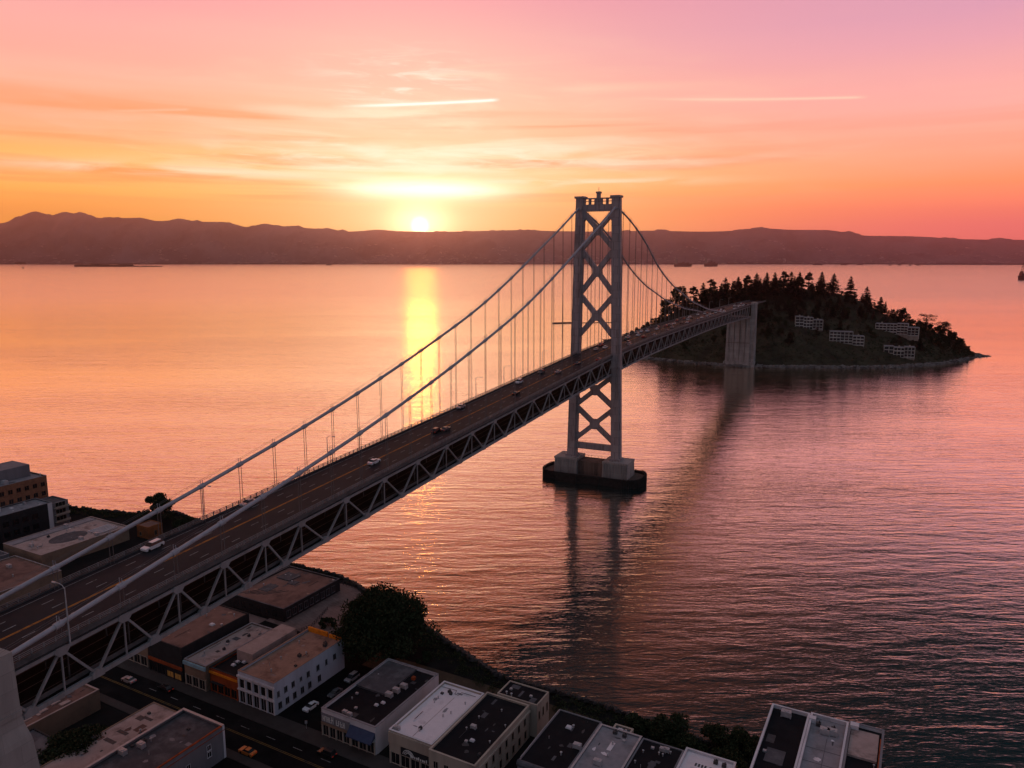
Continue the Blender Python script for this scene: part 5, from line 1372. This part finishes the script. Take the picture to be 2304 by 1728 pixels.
# skyline trees whose tops stand out, at photo x and top y
def px_xy(px, y): return (px-CX)/F*(y*math.cos(PIT)+ (CAMH-70)*math.sin(PIT)), y
placed = []
sky_tr = [(1582,633,0),(1598,614,1),(1630,611,2),(1660,612,3),(1680,611,4),(1701,604,5),(1722,610,6),(1742,604,0),(1760,609,1),(1778,612,2),(1797,607,3),(1818,610,4),(1845,615,6),(1873,618,5),(1912,620,0),(1950,638,2),(1982,658,3),(1560,640,4),(1540,646,5),(1525,650,103),(1500,658,101),(2032,697,102),(2015,704,100)]
sk_lab = 'dark pointed conifer standing out on the island skyline'
for (px, py_, k) in sky_tr:
    x, y = px_xy(px, 1015 if px < 1990 else 985)
    zt = CAMH-(py_-HY)/F*y*0.985; zb = isl_z(x, y)-.6
    H_ = max(9, min(30, zt-zb)); base = 20 if k < 100 else 11.5
    if k < 100 and k % 3 == 1: k = -1-k
    t_ = island_tree(k, x, y, H_/base, rng.uniform(0, 6), sk_lab if k < 100 else 'rounded dark tree standing out on the island skyline', 'trees on the island skyline')
    placed.append((x, y))
    if k < 100: t_.scale = (H_/base*1.3, H_/base*1.3, H_/base*1.06)
def clear(x, y):
    for a in apts:
        if abs(x-a[0]) < a[2]/2+4 and -26 < y-a[1] < 11: return False
    q = Vector((x, y, 0))-BO; t, s = q.dot(BD), q.dot(BN)
    if -36 < s < 8 and t < 575: return False
    for p in placed:
        if (p[0]-x)**2+(p[1]-y)**2 < 17: return False
    return True
n_c = 0; tries = 0
while n_c < 400 and tries < 16000:
    tries += 1
    x = rng.uniform(150, 575); yn, yr = near_tab(x), ridge_y(x)
    v = rng.uniform(.25, 1.35)
    if v < .62 and rng.random() < .7: continue
    y = yn + (yr-yn)*v
    if isl_z(x, y) < 6 or not clear(x, y): continue
    placed.append((x, y)); n_c += 1
    if x < 262 or x > 500 or (v < .6 and rng.random() < .6):
        island_tree(100+rng.randrange(4), x, y, rng.uniform(.55, .9), rng.uniform(0, 6), 'rounded dark tree in the island wood', 'broadleaf trees on the island')
    elif rng.random() < .5:
        island_tree(-1-rng.randrange(5), x, y, rng.uniform(.55, .85), rng.uniform(0, 6), 'dark ragged pine in the thick of the island wood', 'ragged pines in the island wood')
    elif rng.random() < .3:
        island_tree(100+rng.randrange(4), x, y, rng.uniform(.8, 1.15), rng.uniform(0, 6), 'rounded dark tree in the island wood', 'broadleaf trees on the island')
    else:
        island_tree(rng.randrange(7), x, y, rng.uniform(.5, .85), rng.uniform(0, 6), 'dark conifer in the thick of the island wood', 'conifers in the island wood')
def umbrella_pine(px, ytop, ybase, wpx, label, seed, tiers=2):
    r = random.Random(seed); x, y = hit_island(px, ybase); zt = CAMH-(ytop-HY)/F*y; zb = isl_z(x, y)-.5; h = max(15, min(24, zt-zb)); rw = wpx/F*y/2
    root = empty('umbrella_pine', (x, y, zb), 0, label, 'tree'); t = MB(); c = MB()
    t.tube([(0,0,-1), (.5,0,h*.4), (-.3,0,h*.75), (0,0,h*.95)], [.55, .42, .3, .1], 7)
    for k in range(tiers):
        u = k/max(1, tiers-1); zz = h*(.93-.46*u); R_ = rw*(.62+.38*math.sin(math.pi*min(1, .35+.5*u)))
        for i in range(8):
            a = r.uniform(0, 6.28); q = R_*math.sqrt(r.random())*.8; z_ = zz-1.6*(q/R_)**2+r.uniform(-1.0, .8)
            t.tube([(0,0,z_-2.0), (math.cos(a)*q, math.sin(a)*q, z_-.3)], [.17, .06], 4)
            kk = R_*r.uniform(.22, .36); leaf_cloud(c, r, (math.cos(a)*q, math.sin(a)*q, z_), (kk, kk, kk*.55), 90, .42)
    t.build('trunk', 'bark', root); c.build('crown', 'needle', root)
umbrella_pine(2083, 704, 746, 42, 'flat topped pine with a bare trunk on the right island slope', 3, 3)
umbrella_pine(2121, 722, 757, 38, 'layered pine furthest right on the island slope', 4, 5)
un = MB(); r = random.Random(9)
for k in range(5200):
    x = r.uniform(150, 590); yn, yr = near_tab(x), ridge_y(x); v = r.uniform(.06, 1.2)
    y = yn+(yr-yn)*v; z = isl_z(x, y)
    if z < 3: continue
    bad = any(abs(x-a[0]) < a[2]/2+1 and -8 < y-a[1] < 8 for a in apts)
    if bad: continue
    s = r.uniform(.8, 2.0)
    leaf_cloud(un, r, (x, y, z+.3*s), (s*1.2, s*1.2, s*.8), 16, .55)
tag(un.build('undergrowth', 'leaf2'), 'dark scrub covering the island slopes', 'scrub', kind='stuff')

# ------------------------------------------------------------------ boats and far low things on the water
def ship(px, py_, lpx, label, m='hull_dark', hk=1.6, kind=0, group='ships at anchor along the far shore'):
    p = on_z(px, py_, 0); L_ = lpx/F*p.y; root = empty('cargo_ship', (p.x, p.y, 0), rng.uniform(-.08, .08), label, 'ship', group)
    h = min(L_*.07*hk*2.2, 75); w_ = L_*.16
    b = MB(); b.loft([[(-L_/2,-w_/2*.8,-1),(-L_/2,w_/2*.8,-1),(-L_/2,w_/2,h),(-L_/2,-w_/2,h)], [(L_*.3,-w_/2,-1),(L_*.3,w_/2,-1),(L_*.32,w_/2,h),(L_*.32,-w_/2,h)], [(L_*.47,-.5,-1),(L_*.47,.5,-1),(L_/2,.8,h*1.25),(L_/2,-.8,h*1.25)]])
    b.build('hull', m, root)
    s = MB(); s.box(-L_*.46, -L_*.34, -w_*.4, w_*.4, h-.1, h*2.6); s.box(-L_*.44, -L_*.37, -w_*.25, w_*.25, h*2.6, h*3.2); s.build('bridge_house', 'hull_pale', root)
    c = MB()
    if kind == 0:
        for i in range(5): c.box(-L_*.28+L_*.12*i, -L_*.18+L_*.12*i, -w_*.42, w_*.42, h-.1, h*(1.4+.5*((i*7) % 3)/2))
        c.build('deck_cargo', m, root)
    mt = MB()
    for x in (-L_*.40, L_*.1): mt.tube([(x, 0, h), (x, 0, h*4.2)], max(.3, L_*.004), 5)
    mt.build('mast', 'hull_dark', root)
    return root
ship(1537, 600, 40, 'longest pale barge-like ship right of the tower below the far shore', 'hull_red', .9)
ship(1600, 599.6, 30, 'pale ship second right of the tower with raised deckhouse', 'hull_red', 1.4)
ship(1840, 596.4, 22, 'small dark ship close under the far shore left of the middle of the right bay', 'hull_dark', .8)
ship(1899, 596.8, 15, 'small dark ship in the middle of the row on the right', 'hull_dark', .9)
ship(1935, 596.4, 14, 'small ship with masts next right in the row', 'hull_dark', .9)
ship(2003, 597.6, 7, 'tiny boat first of the far right cluster', 'hull_dark', 1.2); ship(2024, 597.3, 8, 'tiny boat second of the far right cluster', 'hull_dark', 1.2); ship(2048, 597.6, 6, 'tiny boat third of the far right cluster', 'hull_dark', 1.2); ship(2066, 597.4, 8, 'tiny boat last of the far right cluster', 'hull_dark', 1.2)
ship(740, 597, 12, 'tiny boat against the far shore left of the sun', 'hull_dark', 1.0); ship(52, 604, 5, 'tiny boat alone on the water at far left', 'hull_dark', 1.4)
# freighter cut by the right edge of the frame
p = on_z(2312, 630, 0)
fr_ = empty('freighter', (p.x, p.y, 0), rad(8), 'dark red freighter with tall masts cut by the right frame edge', 'ship')
b = MB(); b.loft([[(-62,-1,-1),(-62,1,-1),(-68,1.5,26),(-68,-1.5,26)], [(-45,-13,-1),(-45,13,-1),(-48,14,22),(-48,-14,22)], [(90,-13,-1),(90,13,-1),(92,14,22),(92,-14,22)]]); b.build('hull', 'hull_red', fr_)
b = MB(); b.box(-52, -36, -10, 10, 21.9, 42); b.box(-50, -40, -8, 8, 42, 52); b.build('deck_house', 'hull_red', fr_)
for x, hgt_ in ((-46, 92), (-38, 100), (-28, 84), (10, 80)):
    b = MB(); b.tube([(x, 0, 21.9), (x, 0, hgt_)], [1.6, .8], 6); b.bar((x-6, 0, hgt_*.8), (x+7, 0, hgt_*.86), 1.0, 1.0); b.build('mast', 'hull_dark', fr_)
b = MB()
for i in range(6): b.box(-24+17*i, -10+17*i, -11, 11, 21.9, 30+5*(i % 2))
b.build('deck_cargo', 'hull_red', fr_)
# low spit at left and floating boom by the tower
isl = MB(); r = random.Random(3)
for k in range(60):
    px = r.uniform(176, 352); q = on_z(px, 600.2, 0); hh = 62*r.random()*(1 if px < 300 else .3)+10; ww = r.uniform(25, 80)
    isl.prism([(q.x+ww*math.cos(a)*1.6, q.y+60*math.sin(a)) for a in [2*math.pi*i/8 for i in range(8)]], -2, hh*.6)
tag(isl.build('breakwater', 'far_dark'), 'long low dark breakwater on the water at far left', 'breakwater')
q0, q1 = on_z(1244, 728, 0), on_z(1285, 727, 0)
fl = MB(); fl.bar(q0+Vector((0,0,.8)), q1+Vector((0,0,.8)), 5, 2.4); bo = tag(fl.build('floating_boom', 'hull_dark'), 'thin dark floating pontoon on the water left of the tower', 'pontoon')
fl = MB(); fl.bar(q1+Vector((0,0,.5)), on_z(1390, 726, 0)+Vector((0,0,.5)), .8, .9); fl.build('boom_line', 'hull_dark', bo)
